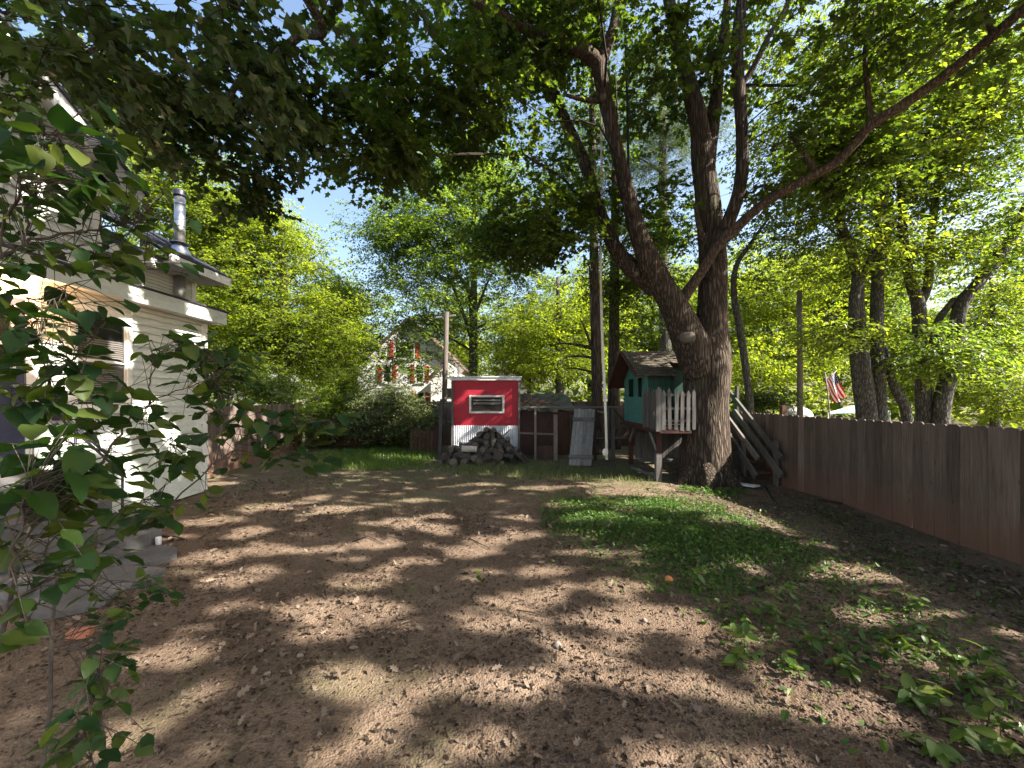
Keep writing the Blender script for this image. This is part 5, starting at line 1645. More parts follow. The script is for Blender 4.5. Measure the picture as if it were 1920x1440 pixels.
# bright understorey beyond the right fence
t11 = [straight(1470, 20, 480, 14, 4)]
make_tree('maple_tree', 'yellow lit tree behind the pale pole and flag', 'tree', t11, M['bark_grey'], [E(1440, 590, 100, 130, 20, 2.6, 110, 14), E(1520, 660, 70, 70, 18, 1.8, 54, 13), E(1400, 690, 50, 55, 17, 1.4, 34, 13), E(1540, 520, 60, 60, 19, 1.7, 26, 12)], M['leaf_bright'], 'diamond', 20, .8, .14, .25, (1.0, .35), seed=34)
t12 = [straight(1868, 17, 520, 14, -10)]
make_tree('beech_tree', 'bright green low tree filling the far bank above the fence end', 'tree', t12, M['bark_grey'], [E(1870, 620, 100, 90, 17, 2.2, 110, 14), E(1760, 720, 110, 40, 18, 2.0, 60, 14), E(1900, 730, 70, 50, 15, 1.6, 44, 14)], M['leaf_mid'], 'diamond', 20, .75, .13, .25, (.9, .35), seed=35)
t13 = [straight(1640, 24, 480, 14, 8)]
make_tree('maple_tree', 'hazy green tree far behind the three slim trunks', 'tree', t13, M['bark_grey'], [E(1640, 640, 120, 120, 24, 3.0, 100, 15), E(1560, 560, 70, 90, 26, 2.6, 40, 13)], M['leaf_blue'], 'diamond', 20, .95, .17, .25, (1.1, .45), seed=36)
# beech at the right of the yard, beyond the frame: it throws the dapples
t14 = [[(10.8, 2.2, -.1, .28), (10.8, 2.2, 2.5, .24), (10.6, 2.3, 6, .18), (10.2, 2.6, 9.5, .10), (10, 2.6, 12, .04)], [(10.7, 2.2, 3.5, .14), (9.8, 1.2, 5.2, .09), (8.8, .2, 6.6, .04)], [(10.6, 2.3, 4.2, .13), (9.6, 3.4, 6, .08), (8.8, 4.6, 7.2, .03)], [(10.6, 2.3, 6, .12), (11.6, .6, 8, .06), (12, -.6, 9, .03)]]
t14m = [((7.2, .6, 8.4), (3.2, 3.4, .7), 120, 15), ((11.0, 1.0, 8.6), (3.0, 3.6, .9), 120, 15), ((10.5, 4.6, 9.6), (2.6, 2.0, .8), 60, 15), ((4.6, 1.2, 9.2), (2.0, 2.6, .6), 60, 15), ((6.8, 4.2, 9.9), (2.2, 1.6, .5), 40, 15), ((9.5, -2.2, 8.4), (4.4, 1.7, .7), 130, 15), ((9.0, 1.0, 9.6), (4.5, 4.0, .5), 110, 15), ((12.5, -.5, 8.2), (2.2, 3, .6), 60, 15)]
make_tree('beech_tree', 'tree standing past the picture edge beyond the board fence', 'tree', t14, M['bark_grey'], t14m, M['leaf_mid'], 'ovate', 12, .5, .15, .15, (.5, .15), seed=37, dens=1.0, gaps=True, shell=.6)

# far woods: tree copies behind everything, then a closed mass of foliage
far1, far1c = make_tree('far_tree', 'dense green tree of the wood beyond the neighbours', 'tree', [[(0, 0, 0, .25), (.1, 0, 4, .2), (0, .1, 8, .12), (0, 0, 11, .04)], [(0, 0, 4, .1), (1.2, .3, 6, .06), (2, .4, 7.5, .02)], [(0, 0, 5, .1), (-1.2, -.3, 7, .06), (-2, 0, 8.5, .02)]], M['bark_grey'], [((0, 0, 8), (3.2, 3.2, 4.2), 130, 14), ((0, 0, 4.5), (3.0, 3.0, 1.5), 40, 13)], M['leaf_mid'], 'diamond', 20, 1.0, .19, .25, (1.1, .45), seed=41, group='trees of the wood beyond the neighbours')
far1.location = (-14, 33, 0)
far1['label'] = 'dense far tree standing just left of the white gabled house'
spots = [(-22, 30, 1.15, 'dense far tree behind the broad sunlit tree over pinkish fence'), (-6, 40, 1.2, 'far wood tree behind the airy slender tree above red shed'), (1.5, 34, .95, 'far wood tree behind the small cottage and red shed'), (6.5, 30, 1.1, 'far wood tree behind the leaning plank door'),
         (12, 33, 1.2, 'far wood tree behind the playhouse roof'), (18, 29, 1.15, 'far wood tree behind the slim crooked sapling'), (23, 25, 1.1, 'far wood tree behind the three slim close trunks'), (28, 33, 1.3, 'far wood tree behind the hanging flag'), (-30, 36, 1.3, 'far wood tree behind the stovepipe of the white house'),
         (9, 44, 1.3, 'most distant wood tree behind the pale climbing rope'), (33, 24, 1.2, 'far wood tree past the bright green bank and leaning trunks'), (-20, 22, 1.0, 'wood tree behind the dark rear roof of the white house'), (20, 42, 1.4, 'most distant wood tree behind the fork of the huge maple')]
for i, (x, y, k, lab) in enumerate(spots):
    copy_tree(far1, (x, y, 0), i * 2.4, k, lab)
# leafy thicket closing the view under the far crowns
rg = np.random.default_rng(77)
k = 14000
ang = rg.uniform(-1.15, 1.15, k); rad = rg.uniform(36, 60, k)
zz = rg.uniform(0, 1, k) ** 1.3 * 7.5
keep = ~((ang > -.36) & (ang < -.20) & (zz > 3.0))
tt = np.stack([rad * np.sin(ang), rad * np.cos(ang), zz + .2], 1)[keep]
k = len(tt)
v, tr = spread('diamond', rotmats(rg.uniform(0, 6.28, k), rg.normal(-.2, .5, k), rg.normal(0, .6, k)), tt, rg.uniform(.5, 1.1, k))
o = npobj('thicket', v, tr, M['leaf_mid'])
tag(o, 'distant leafy thicket closing the view under the far trees', 'thicket', None, 'stuff')

# ------------------------------------------------------------------ shrubs at the back of the yard
def shrub(name, label, masses, leaf, seed, base, tpl='diamond', nleaf=16, L=.42, size=.085, bough=(.38, .28)):
    rr = random.Random(seed)
    b = Vector(base)
    lim = []
    for k in range(5):
        c = masses[k % len(masses)][0]
        tpz = Vector(c) + Vector((rr.uniform(-.5, .5), rr.uniform(-.3, .3), rr.uniform(0, .4)))
        lim.append([(b.x, b.y, -.05, .03), tuple(b.lerp(tpz, .35) + Vector((rr.uniform(-.1, .1), 0, .1))) + (.024,), tuple(b.lerp(tpz, .7)) + (.016,), tuple(tpz) + (.006,)])
    return make_tree(name, label, 'shrub', lim, M['twig'], masses, leaf, tpl, nleaf, L, size, .2, bough, seed=seed, seg=8, base=tuple(base), link_r=.012, twig_r=.004, dens=1.35)


b0 = P(720, 838, 13.6); b0.z = 0
shrub('vine_bush', 'big tangled bush of pale green leaves smothering fence left of shed', [E(735, 770, 65, 50, 13.6, .8, 70, 14), E(690, 800, 55, 40, 13.4, .7, 40, 13), E(775, 800, 35, 40, 13.4, .6, 26, 12)], M['leaf_shrub'], 51, b0)
b0 = P(625, 838, 13.8); b0.z = 0
shrub('vine_bush', 'yellowish leafy bush between pinkish fence and the tangled bush', [E(630, 770, 45, 60, 14.0, .8, 54, 14), E(650, 720, 30, 40, 14.4, .7, 22, 13), E(600, 800, 30, 30, 13.6, .5, 16, 12)], M['leaf_bright'], 52, b0)
b0 = P(470, 838, 15.5); b0.z = 0
shrub('laurel_bush', 'dark low bush growing over the pinkish fence by the house corner', [E(440, 700, 60, 40, 15.5, .9, 36, 13), E(520, 730, 50, 25, 15.6, .8, 24, 12)], M['leaf_maple'], 53, b0)
b0 = P(1425, 800, 12.5); b0.z = 0
shrub('laurel_bush', 'dark low shrub peeking over fence behind the play stairs', [E(1430, 752, 45, 22, 12.5, .6, 22, 12)], M['leaf_maple'], 54, b0)
b0 = P(1745, 800, 12); b0.z = 0

# ------------------------------------------------------------------ ground cover, grass, litter
def inpoly(x, y, poly):
    r = np.zeros(len(x), bool)
    n = len(poly)
    for i in range(n):
        x0_, y0_ = poly[i]; x1_, y1_ = poly[(i + 1) % n]
        c = ((y0_ > y) != (y1_ > y)) & (x < (x1_ - x0_) * (y - y0_) / (y1_ - y0_ + 1e-12) + x0_)
        r ^= c
    return r


def area_pts(pix, n, rg, fray=.0):
    poly = [(G(*q).x, G(*q).y) for q in pix]
    xs = [p[0] for p in poly]; ys = [p[1] for p in poly]
    x = rg.uniform(min(xs), max(xs), n * 3); y = rg.uniform(min(ys), max(ys), n * 3)
    jx, jy = x + rg.normal(0, fray, n * 3), y + rg.normal(0, fray, n * 3)
    clump = np.sin(3.1 * x + 1.3 * y + 1) * np.sin(2.3 * y - 1.7 * x) + .5 * np.sin(7.3 * x + 2) * np.sin(6.1 * y)
    ok = inpoly(jx, jy, poly) & (clump > rg.uniform(-1.9, .7, n * 3))
    x, y = x[ok][:n], y[ok][:n]
    return x, y


M['leaf_weed2'] = leafmat('leaf_grass', (0.06, 0.11, 0.022), (0.10, 0.16, 0.032), (0.16, 0.20, 0.045), (1.8, 1.9, .6), .45)


def cover(name, label, pix, n, hmin, hmax, leaf, tpl, size, seed, fray=.12, pitch=(.25, .5)):
    rg = np.random.default_rng(seed)
    x, y = area_pts(pix, n, rg, fray)
    k = len(x)
    hh = .6 + .4 * np.sin(2.1 * x + 1.1) * np.sin(1.9 * y + .6)
    z = relief(x, y) + (hmin + (hmax - hmin) * rg.uniform(0, 1, k)) * np.clip(hh, .25, 1)
    v, tr = spread(tpl, rotmats(rg.uniform(0, 6.28, k), rg.normal(*pitch, k), rg.normal(0, .45, k)), np.stack([x, y, z], 1), size * rg.uniform(.55, 1.3, k))
    a = np.stack([x + rg.normal(0, .015, k), y + rg.normal(0, .015, k), relief(x, y) - .005], 1)
    v2, tr2 = twig_bars(a, np.stack([x, y, z], 1), np.full(k, .0014))
    V, T, mi = cat([(v, tr, 0), (v2, tr2, 0)])
    o = npobj(name, V, T, [leaf], None, mi)
    return tag(o, label, 'ground cover', None, 'stuff')


cover('ground_cover', 'lush low green ground cover patch in the middle of bare soil', [(1010, 955), (1110, 938), (1240, 935), (1330, 950), (1420, 985), (1480, 1030), (1470, 1080), (1410, 1108), (1330, 1118), (1250, 1085), (1180, 1040), (1120, 1000), (1030, 990)], 15000, .01, .13, M['leaf_cover'], 'ovate', .042, 61, .30, (.1, .5))
cover('ground_cover', 'sparse sprouts fringing the lush patch towards the board fence', [(1000, 930), (1250, 920), (1420, 950), (1560, 1010), (1700, 1130), (1720, 1250), (1500, 1200), (1350, 1160), (1200, 1100), (1060, 1010)], 2900, .005, .10, M['leaf_cover'], 'ovate', .042, 62, .3, (.1, .5))
cover('grass', 'tall green grass clump before the tangled bush', [(600, 852), (700, 843), (800, 845), (805, 872), (740, 884), (640, 884), (590, 872)], 9000, .0, .05, M['leaf_weed2'], 'blade', .18, 63, .3, (1.0, .35))
cover('grass', 'low mixed grass before the firewood heap', [(800, 868), (840, 870), (960, 874), (985, 868), (1060, 876), (1180, 880), (1230, 905), (1000, 900), (850, 890)], 7000, .0, .03, M['leaf_shrub'], 'blade', .13, 64, .3, (.9, .45))
cover('grass', 'thin worn grass scattered over the far half of the yard', [(450, 900), (620, 880), (900, 885), (1230, 900), (1280, 925), (1000, 950), (760, 960), (560, 985), (430, 960)], 5000, .0, .01, M['leaf_shrub'], 'blade', .075, 65, .4, (.7, .5))
cover('ground_cover', 'small weeds sprouting round the foot of the big maple', [(1275, 912), (1330, 918), (1390, 916), (1400, 925), (1330, 930), (1270, 922)], 500, .0, .10, M['leaf_cover'], 'ovate', .06, 66, .06, (.4, .4))
cover('ground_cover', 'dark weeds under the tangled bush beside the grey panel', [(690, 838), (770, 838), (770, 846), (690, 848)], 500, .05, .4, M['leaf_cover'], 'ovate', .16, 67, .1, (-.1, .4))
cover('weeds', 'low weeds strewn along the shaded foot of the board fence', [(1480, 925), (1560, 950), (1900, 1100), (1915, 1300), (1720, 1160), (1560, 1030)], 1300, .0, .06, M['leaf_cover'], 'ovate', .045, 68, .3, (.2, .5))


M['crumb'] = leafmat('leaf_crumb', (0.028, 0.020, 0.015), (0.065, 0.047, 0.035), (0.17, 0.13, 0.10), (1.0, .9, .7), .1, False, .9, .1)


def litter(name, label, n, xr, yr, size, seed, tpl='oak', mat='dead_leaf', power=1.0, curl=.35, clump=True, lift=.012):
    rg = np.random.default_rng(seed)
    x = rg.uniform(xr[0], xr[1], n * 3); y = yr[0] + (yr[1] - yr[0]) * rg.uniform(0, 1, n * 3) ** power
    if clump:
        c = np.sin(1.9 * x + .8 * y + 2) * np.sin(1.6 * y - 1.2 * x + 1) + .6 * np.sin(5.1 * x) * np.sin(4.3 * y + 1)
        ok = c > rg.uniform(-1.6, 1.0, n * 3)
        x, y = x[ok], y[ok]
    x, y = x[:n], y[:n]; k = len(x)
    v, tr = spread(tpl, rotmats(rg.uniform(0, 6.28, k), rg.normal(0, curl, k), rg.normal(0, curl, k)), np.stack([x, y, relief(x, y) + lift * rg.uniform(.4, 1.4, k)], 1), size * rg.uniform(.5, 1.25, k))
    o = npobj(name, v, tr, M[mat])
    return tag(o, label, 'leaf litter', None, 'stuff')


cover('weeds', 'broad leaved weeds trailing over soil from the lush patch to the fence', [(1310, 1100), (1500, 1130), (1700, 1130), (1900, 1230), (1960, 1440), (1700, 1440), (1600, 1330), (1450, 1260), (1340, 1200)], 560, .01, .10, M['leaf_cover'], 'ovate', .058, 69, .25, (.15, .4))


litter('leaf_litter', 'dry curled oak leaves scattered over the near soil', 4200, (-4.2, 5.3), (1.2, 6.5), .072, 71, curl=.6, power=1.2)
litter('leaf_litter', 'crumbled leaf bits and bark chips over the near soil', 24000, (-3.8, 5.0), (1.2, 6.0), .034, 72, 'diamond', 'crumb', power=1.3, lift=.006)
litter('leaf_litter', 'dry leaves gathered along the shaded board fence', 1500, (2.6, 5.5), (2.0, 9.0), .075, 73, curl=.3)
litter('leaf_litter', 'fallen leaves on the far half of the yard', 2600, (-5.6, 5.4), (6.0, 11.5), .075, 74, curl=.3)
litter('leaf_litter', 'leaf debris banked by the foot of the white house', 700, (-5.7, -3.6), (4.6, 8.6), .08, 75, curl=.4, clump=False)
litter('leaf_litter', 'litter bits over the far half of the yard', 6000, (-5.4, 5.4), (5.0, 10.0), .03, 76, 'diamond', lift=.004)

# small clods and gravel in the soil
rg = np.random.default_rng(81)
n = 26000
x = rg.uniform(-4.6, 5.2, n); y = 1.2 + 6.0 * rg.uniform(0, 1, n) ** 1.7
ov = np.array([(1, 0, 0), (-1, 0, 0), (0, 1, 0), (0, -1, 0), (0, 0, 1.0)]); ot = np.array([(0, 2, 4), (2, 1, 4), (1, 3, 4), (3, 0, 4)])
sz = .004 + .012 * rg.uniform(0, 1, n) ** 4
Rm = rotmats(rg.uniform(0, 6.28, n), rg.normal(0, .4, n), rg.normal(0, .4, n))
v = np.einsum('nij,nkj->nki', Rm, ov[None] * sz[:, None, None] * rg.uniform(.6, 1.3, (n, 5, 1))) + np.stack([x, y, relief(x, y)], 1)[:, None, :]
tr = (ot[None] + (np.arange(n) * 5)[:, None, None]).reshape(-1, 3)
o = npobj('gravel', v.reshape(-1, 3), tr, M['clod'])
tag(o, 'small clods and gravel lying in the bare soil', 'gravel', None, 'stuff')

# single stones, sticks, orange fruit
def stone(name, px, py, r, label, mat, seed, cat_='stone', flat=.6):
    c = G(px, py); rr = random.Random(seed)
    me = bpy.data.meshes.new(name)
    import bmesh
    bm = bmesh.new(); bmesh.ops.create_icosphere(bm, subdivisions=2, radius=1)
    for q in bm.verts:
        f_ = 1 + .16 * math.sin(3 * q.co.x + seed) * math.sin(4 * q.co.y + 1) + .08 * math.sin(7 * q.co.z + seed) if cat_ == 'stone' else 1
        q.co = Vector((q.co.x * r * f_, q.co.y * r * f_ * (.8 if cat_ == 'stone' else 1), q.co.z * r * flat * f_))
    for f_ in bm.faces: f_.smooth = True
    bm.to_mesh(me); bm.free(); me.materials.append(mat)
    o = inst(name, me, None, Matrix.Translation((c.x, c.y, gz(c.x, c.y) + r * flat * .5)) @ Matrix.Rotation(seed, 4, 'Z'))
    return tag(o, label, cat_)


stone('stone', 1045, 1212, .036, 'rounded brownish stone in the shadow band of near soil', M['field_stone'], 1)
stone('stone', 1208, 1162, .026, 'pale stone on sunlit soil below the ground cover', M['field_stone'], 2)
stone('stone', 563, 1241, .024, 'small grey stone between shadows on the near soil', M['field_stone'], 3)
stone('orange_fruit', 1254, 1088, .040, 'orange round fruit lying at the edge of the ground cover', M['orange'], 4, 'fruit', .95)


def stick(pts, r, label, seed):
    c = [G(*p) for p in pts]
    c = [Vector((p.x, p.y, gz(p.x, p.y) + r + .004 + .012 * (i % 2))) for i, p in enumerate(c)]
    o = MB().tube(c, [r * (1 - .5 * i / len(c)) for i in range(len(c))], 7, lump=.1, seed=seed).build('stick', M['twig'])
    return tag(o, label, 'stick')


stick([(1420, 1106), (1450, 1100), (1468, 1088)], .012, 'curved brown stick at the right edge of the ground cover', 1)
stick([(660, 1020), (690, 1012), (720, 1022)], .008, 'small crooked twig on the pale far soil', 2)
stick([(300, 1006), (330, 1010), (348, 1014)], .014, 'fallen stick by the white pipe stub', 3)
stick([(880, 1008), (918, 1026)], .006, 'thin dark twig on dappled mid soil', 4)
stick([(1435, 912), (1448, 934), (1460, 946)], .012, 'reddish stick leaning on soil beside the fence foot', 5)
stick([(968, 1148), (1000, 1156), (1028, 1160)], .005, 'fine dark twig across the sunlit soil', 6)
stick([(1535, 942), (1580, 950)], .018, 'pale stick lying along the foot of the board fence', 7)

# seedlings
ovl_me = {}


def big_leaf_mesh(name, mat, seed, heart=False, nseg=7, width=.62):
    """broad leaf along +X, unit length, curved with a folded midrib"""
    rr = random.Random(seed)
    droop, fold, wav = rr.uniform(.10, .32), rr.uniform(.10, .30), rr.uniform(.01, .05)
    V, T = [], []
    for i in range(nseg + 1):
        t = i / nseg
        if heart: w = width * .5 * (math.sin(math.pi * t ** .62) ** .85) * (1 - .12 * t)
        else: w = width * .5 * math.sin(math.pi * t ** .8) ** .9
        x = t - (.10 * (1 - t) ** 6 if heart else 0)
        zc = -droop * t * t
        ph_ = rr.uniform(-1, 1) * wav
        V += [(x, -w, zc + fold * w + ph_), (x, -w * .5, zc + fold * w * .42), (t, 0, zc), (x, w * .5, zc + fold * w * .42), (x, w, zc + fold * w - ph_)]
    V = np.array(V)
    for i in range(nseg):
        for j in range(4):
            a = i * 5 + j
            T += [(a, a + 5, a + 6), (a, a + 6, a + 1)]
    return npmesh(name, V, np.array(T), mat, None, True)


weedl = [big_leaf_mesh('leaf', M['leaf_weed'], 90 + i, False, 5, .58) for i in range(4)]


def seedling(px, py, h, n, size, label, group=None, seed=0):
    rr = random.Random(seed)
    c = G(px, py); c.z = gz(c.x, c.y)
    t = empty('seedling', tuple(c), label, 'seedling', group)
    tipp = c + Vector((rr.uniform(-.03, .03), rr.uniform(-.03, .03), h))
    MB().tube([c - Vector((0, 0, .01)), c.lerp(tipp, .5) + Vector((rr.uniform(-.01, .01), 0, 0)), tipp], [.003, .0024, .0016], 5).build('stem', M['leaf_weed'], t)
    for i in range(n):
        f_ = .35 + .65 * (i + 1) / n
        p = c.lerp(tipp, f_)
        A = Matrix.Translation(p) @ Euler((rr.gauss(0, .3), rr.gauss(.1, .35), i * 2.4 + rr.uniform(-.4, .4)), 'ZYX').to_matrix().to_4x4()
        A = Matrix.Translation(p) @ Matrix.Rotation(i * 2.4 + rr.uniform(-.5, .5), 4, 'Z') @ Matrix.Rotation(rr.gauss(.0, .35), 4, 'Y') @ Matrix.Rotation(rr.gauss(0, .3), 4, 'X')
        inst('leaf', rr.choice(weedl), t, A @ Matrix.Scale(size * rr.uniform(.65, 1.15), 4))
    return t


seedling(897, 1100, .10, 4, .075, 'lone upright green seedling in the middle of bare soil', None, 1)
SG = 'broad leaved seedlings scattered on soil before the fence'
SL = 'small broad leaved seedling among the scatter on soil before the fence'
rr = random.Random(4)
sp_ = [(1358, 1150), (1375, 1195), (1395, 1235), (1370, 1260), (1420, 1160), (1440, 1150), (1460, 1175), (1480, 1240), (1500, 1270), (1520, 1215), (1545, 1200), (1560, 1255), (1580, 1235), (1600, 1130), (1620, 1140), (1640, 1220), (1660, 1240), (1675, 1200), (1690, 1230), (1700, 1310), (1720, 1190), (1740, 1210), (1760, 1230), (1780, 1265), (1800, 1245), (1815, 1280), (1830, 1300), (1770, 1340), (1840, 1370), (1870, 1350), (1800, 1400), (1890, 1420), (1730, 1160), (1690, 1150), (1860, 1280), (1340, 1130), (1310, 1105), (1850, 1240), (1900, 1330), (1610, 1280), (1480, 1130), (1560, 1120), (1750, 1420), (1880, 1400)]
for i, (px, py) in enumerate(sp_):
    seedling(px + rr.uniform(-6, 6), py + rr.uniform(-4, 4), rr.uniform(.06, .20), rr.choice((5, 6, 7, 8)), rr.uniform(.06, .115), SL, SG, 100 + i)
seedling(1396, 1215, .24, 9, .10, 'tallest leafy seedling at the left of the scatter', None, 300)
seedling(675, 845, .75, 16, .13, 'tall thin weed stalk before the tangled bush', None, 301)

# ------------------------------------------------------------------ lilac bush in the near left
lil = empty('lilac_bush', (-1.5, .55, 0), 'near lilac bush with big dark heart shaped leaves reaching in from the left', 'shrub')
LL = [big_leaf_mesh('leaf', M['leaf_lilac'], 200 + i, True, 8, .72) for i in range(7)]
base = (-1.45, .55, 0)
lb = [
    ([(-1.45, .5, 0), (-1.40, .62, .7), tuple(P(-140, 620, 1.0)), tuple(P(0, 486, 1.06)), tuple(P(45, 455, 1.1)), tuple(P(130, 437, 1.15)), tuple(P(190, 427, 1.2)), tuple(P(245, 420, 1.25)), tuple(P(300, 400, 1.3))], .014),
    ([tuple(P(45, 455, 1.1)), tuple(P(57, 415, 1.1)), tuple(P(62, 370, 1.12)), tuple(P(85, 320, 1.12)), tuple(P(110, 260, 1.14))], .007),
    ([tuple(P(0, 486, 1.06)), tuple(P(10, 420, 1.05)), tuple(P(40, 360, 1.0)), tuple(P(80, 290, 1.0)), tuple(P(60, 230, 1.0))], .008),
    ([tuple(P(45, 455, 1.1)), tuple(P(95, 480, 1.12)), tuple(P(140, 462, 1.16)), tuple(P(200, 485, 1.2)), tuple(P(300, 505, 1.3))], .006),
    ([(-1.45, .5, 0), (-1.45, .7, .6), tuple(P(-120, 800, 1.05)), tuple(P(20, 770, 1.1)), tuple(P(110, 700, 1.15)), tuple(P(160, 650, 1.18)), tuple(P(200, 600, 1.2))], .013),
    ([tuple(P(110, 700, 1.15)), tuple(P(60, 620, 1.1)), tuple(P(90, 580, 1.1)), tuple(P(140, 530, 1.15))], .005),
    ([(-1.45, .5, 0), (-1.35, .85, .5), tuple(P(60, 980, 1.25)), tuple(P(150, 910, 1.35)), tuple(P(205, 848, 1.4)), tuple(P(245, 785, 1.45)), tuple(P(282, 757, 1.5)), tuple(P(340, 730, 1.55)), tuple(P(400, 712, 1.6))], .014),
    ([tuple(P(280, 757, 1.5)), tuple(P(284, 700, 1.5)), tuple(P(294, 670, 1.5)), tuple(P(320, 648, 1.5))], .006),
    ([tuple(P(205, 848, 1.4)), tuple(P(130, 830, 1.3)), tuple(P(125, 790, 1.25)), tuple(P(150, 740, 1.2)), tuple(P(165, 690, 1.2))], .006),
    ([(-1.45, .5, 0), (-1.2, .9, .45), tuple(P(120, 1050, 1.4)), tuple(P(230, 960, 1.5)), tuple(P(315, 945, 1.6)), tuple(P(400, 872, 1.7)), tuple(P(470, 820, 1.75)), tuple(P(560, 795, 1.8)), tuple(P(640, 790, 1.85))], .012),
    ([tuple(P(400, 872, 1.7)), tuple(P(420, 800, 1.7)), tuple(P(410, 730, 1.7)), tuple(P(400, 660, 1.7))], .006),
    ([tuple(P(470, 820, 1.75)), tuple(P(540, 850, 1.8)), tuple(P(600, 868, 1.85))], .005),
    ([(-1.45, .5, 0), (-1.2, .7, .6), tuple(P(-60, 1190, .95)), tuple(P(0, 1148, 1.0)), tuple(P(60, 1103, 1.05)), tuple(P(125, 1070, 1.1)), tuple(P(168, 1032, 1.15)), tuple(P(185, 990, 1.2))], .017),
    ([tuple(P(125, 1072, 1.1)), tuple(P(140, 1096, 1.1)), tuple(P(200, 1090, 1.12)), tuple(P(285, 1095, 1.15)), tuple(P(312, 1112, 1.16))], .004),
    ([tuple(P(20, 1135, 1.02)), tuple(P(55, 1170, 1.0)), tuple(P(120, 1205, 1.0)), tuple(P(165, 1230, 1.0)), tuple(P(185, 1290, 1.0)), tuple(P(170, 1380, .95)), tuple(P(165, 1440, .95))], .006),
    ([tuple(P(60, 1103, 1.05)), tuple(P(90, 1030, 1.08)), tuple(P(120, 960, 1.1)), tuple(P(140, 880, 1.12))], .008),
    ([tuple(P(-60, 1190, .95)), tuple(P(10, 1080, .9)), tuple(P(40, 980, .9)), tuple(P(60, 900, .9))], .009),
    ([tuple(P(230, 960, 1.5)), tuple(P(300, 920, 1.5)), tuple(P(330, 870, 1.5)), tuple(P(320, 820, 1.5))], .005),
]
nodes = []
for i, (pts, r) in enumerate(lb):
    c = catmull([tuple(p) + (r * .5 * (1 - .75 * k / (len(pts) - 1)),) for k, p in enumerate(pts)], 6)
    # small crookedness
    for q in range(1, len(c) - 1): c[q, :3] += rng.normal(0, .004, 3)
    MB().tube([Vector(q[:3]) for q in c], list(c[:, 3]), 7, lump=.10, seed=i).build('stem', M['lilac_bark'], lil)
    nodes.append(c)
NS = np.vstack(nodes)[:, :3]
clus = [  # px, py, rx, ry, distance, spread, leaves, size
    (110, 250, 80, 30, 1.05, .12, 14, .085), (60, 320, 70, 40, 1.05, .15, 14, .085), (180, 320, 80, 40, 1.15, .15, 17, .085), (120, 380, 100, 40, 1.12, .15, 18, .08), (230, 390, 80, 40, 1.25, .15, 18, .075), (290, 405, 40, 20, 1.3, .1, 5, .07),
    (30, 270, 50, 40, .95, .1, 8, .09), (140, 480, 80, 25, 1.15, .1, 9, .075), (270, 500, 60, 15, 1.3, .08, 6, .085), (215, 500, 40, 20, 1.22, .08, 4, .08), (30, 545, 45, 40, 1.0, .1, 9, .085), (140, 565, 60, 20, 1.15, .1, 6, .08), (100, 620, 70, 30, 1.15, .1, 9, .08), (30, 640, 40, 50, 1.0, .1, 8, .085),
    (60, 720, 70, 30, 1.1, .1, 9, .08), (160, 710, 35, 35, 1.15, .08, 6, .10), (90, 760, 60, 30, 1.1, .1, 8, .10), (150, 805, 30, 20, 1.2, .05, 3, .10), (230, 760, 35, 25, 1.4, .08, 5, .10), (320, 650, 40, 15, 1.5, .08, 6, .085), (390, 660, 50, 40, 1.7, .15, 12, .10), (400, 740, 45, 50, 1.75, .15, 14, .10), (440, 690, 45, 40, 1.75, .12, 8, .10),
    (270, 800, 40, 20, 1.48, .1, 5, .075), (330, 815, 40, 40, 1.5, .1, 7, .10), (90, 870, 60, 40, .95, .1, 8, .11), (170, 860, 50, 25, 1.0, .06, 4, .12), (60, 930, 70, 40, .95, .12, 9, .10), (150, 930, 60, 30, 1.0, .1, 6, .10), (250, 880, 50, 30, 1.35, .1, 6, .10), (320, 870, 40, 30, 1.45, .1, 6, .10),
    (490, 800, 50, 25, 1.75, .1, 9, .11), (570, 790, 40, 25, 1.8, .1, 8, .12), (630, 790, 25, 20, 1.85, .06, 5, .10), (510, 850, 50, 25, 1.78, .1, 7, .10), (590, 860, 35, 20, 1.85, .08, 6, .10), (440, 780, 40, 30, 1.75, .1, 6, .10),
    (60, 1010, 70, 40, 1.0, .1, 8, .095), (230, 970, 60, 25, 1.4, .1, 7, .10), (290, 960, 30, 25, 1.5, .08, 4, .10), (200, 1035, 35, 20, 1.2, .06, 4, .085), (95, 1075, 35, 25, 1.05, .05, 4, .075), (60, 1120, 50, 25, 1.0, .06, 4, .085),
    (240, 1125, 60, 30, 1.12, .06, 12, .05), (285, 1100, 20, 15, 1.15, .04, 3, .05), (200, 1180, 30, 20, 1.05, .04, 4, .05), (215, 1230, 35, 20, 1.0, .05, 5, .06), (190, 1300, 40, 40, .97, .06, 8, .06), (160, 1390, 50, 40, .95, .06, 10, .07), (210, 1400, 30, 20, .95, .04, 2, .06), (10, 1160, 20, 30, .95, .04, 2, .08), (385, 940, 20, 20, 1.88, .04, 4, .08),
]
cnt = 0
rr = random.Random(17)
pt = MB()
extra = []
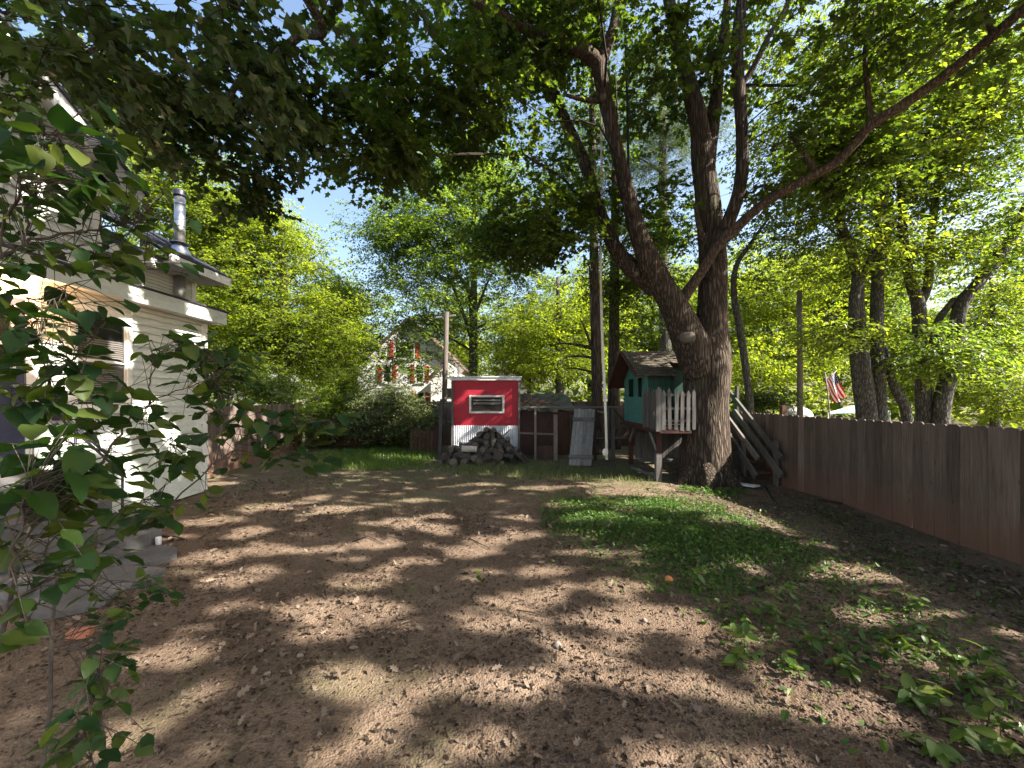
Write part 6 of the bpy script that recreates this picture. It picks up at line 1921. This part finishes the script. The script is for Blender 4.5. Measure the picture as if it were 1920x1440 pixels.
for (px, py, rx, ry, Y, sY, n, size) in clus:
    for k in range(int(n * (2.0 if py < 420 else 3.0))):
        big_ = k < n and cnt < 300
        p = np.array(P(px + rr.gauss(0, rx * .85), py + rr.gauss(0, ry * .8), max(.75, Y + rr.gauss(0, sY * .6))))
        ds = np.linalg.norm(NS - p, axis=1)
        near = np.where(ds < ds.min() * 1.25 + .05)[0]
        q = NS[near[rr.randrange(len(near))]]
        d = p - q
        dl = np.linalg.norm(d)
        if dl > .20:
            p = q + d * (.20 * rr.uniform(.6, 1.0) / dl); d = p - q; dl = np.linalg.norm(d)
        yaw = math.atan2(d[1], d[0]) + rr.gauss(0, .8)
        A = Matrix.Translation(Vector(p)) @ Matrix.Rotation(yaw, 4, 'Z') @ Matrix.Rotation(rr.gauss(.35, .38), 4, 'Y') @ Matrix.Rotation(rr.gauss(0, .45), 4, 'X')
        A = A @ Matrix.Scale(size * .74 * rr.uniform(.7, 1.15), 4)
        if big_:
            inst('leaf', rr.choice(LL), lil, A); cnt += 1
        else: extra.append(A)
        mid = (p + q) / 2 + np.array([0, 0, .04 * dl])
        pt.tube([Vector(q), Vector(mid), Vector(p)], [.0015, .0012, .0009], 4, cap=False)
o = pt.build('petioles', M['lilac_bark'], lil); o['kind'] = 'stuff'

Vl = np.empty(len(LL[0].vertices) * 3); LL[0].vertices.foreach_get('co', Vl); Vl = Vl.reshape(-1, 3)
Tl = np.array([tuple(p.vertices) for p in LL[0].polygons])
Ex = np.array([np.array(A) for A in extra])
ve = (np.einsum('nij,kj->nki', Ex[:, :3, :3], Vl) + Ex[:, None, :3, 3]).reshape(-1, 3)
te = (Tl[None] + (np.arange(len(Ex)) * len(Vl))[:, None, None]).reshape(-1, 3)
M['leaf_lilac2'] = leafmat('leaf_lilac_mass', (0.016, 0.042, 0.014), (0.028, 0.062, 0.017), (0.07, 0.095, 0.02), (1.7, 1.9, 0.5), 0.42, False, 0.5, 0.25)
o = npobj('foliage', ve, te, M['leaf_lilac2'], lil, None, True); o['kind'] = 'stuff'
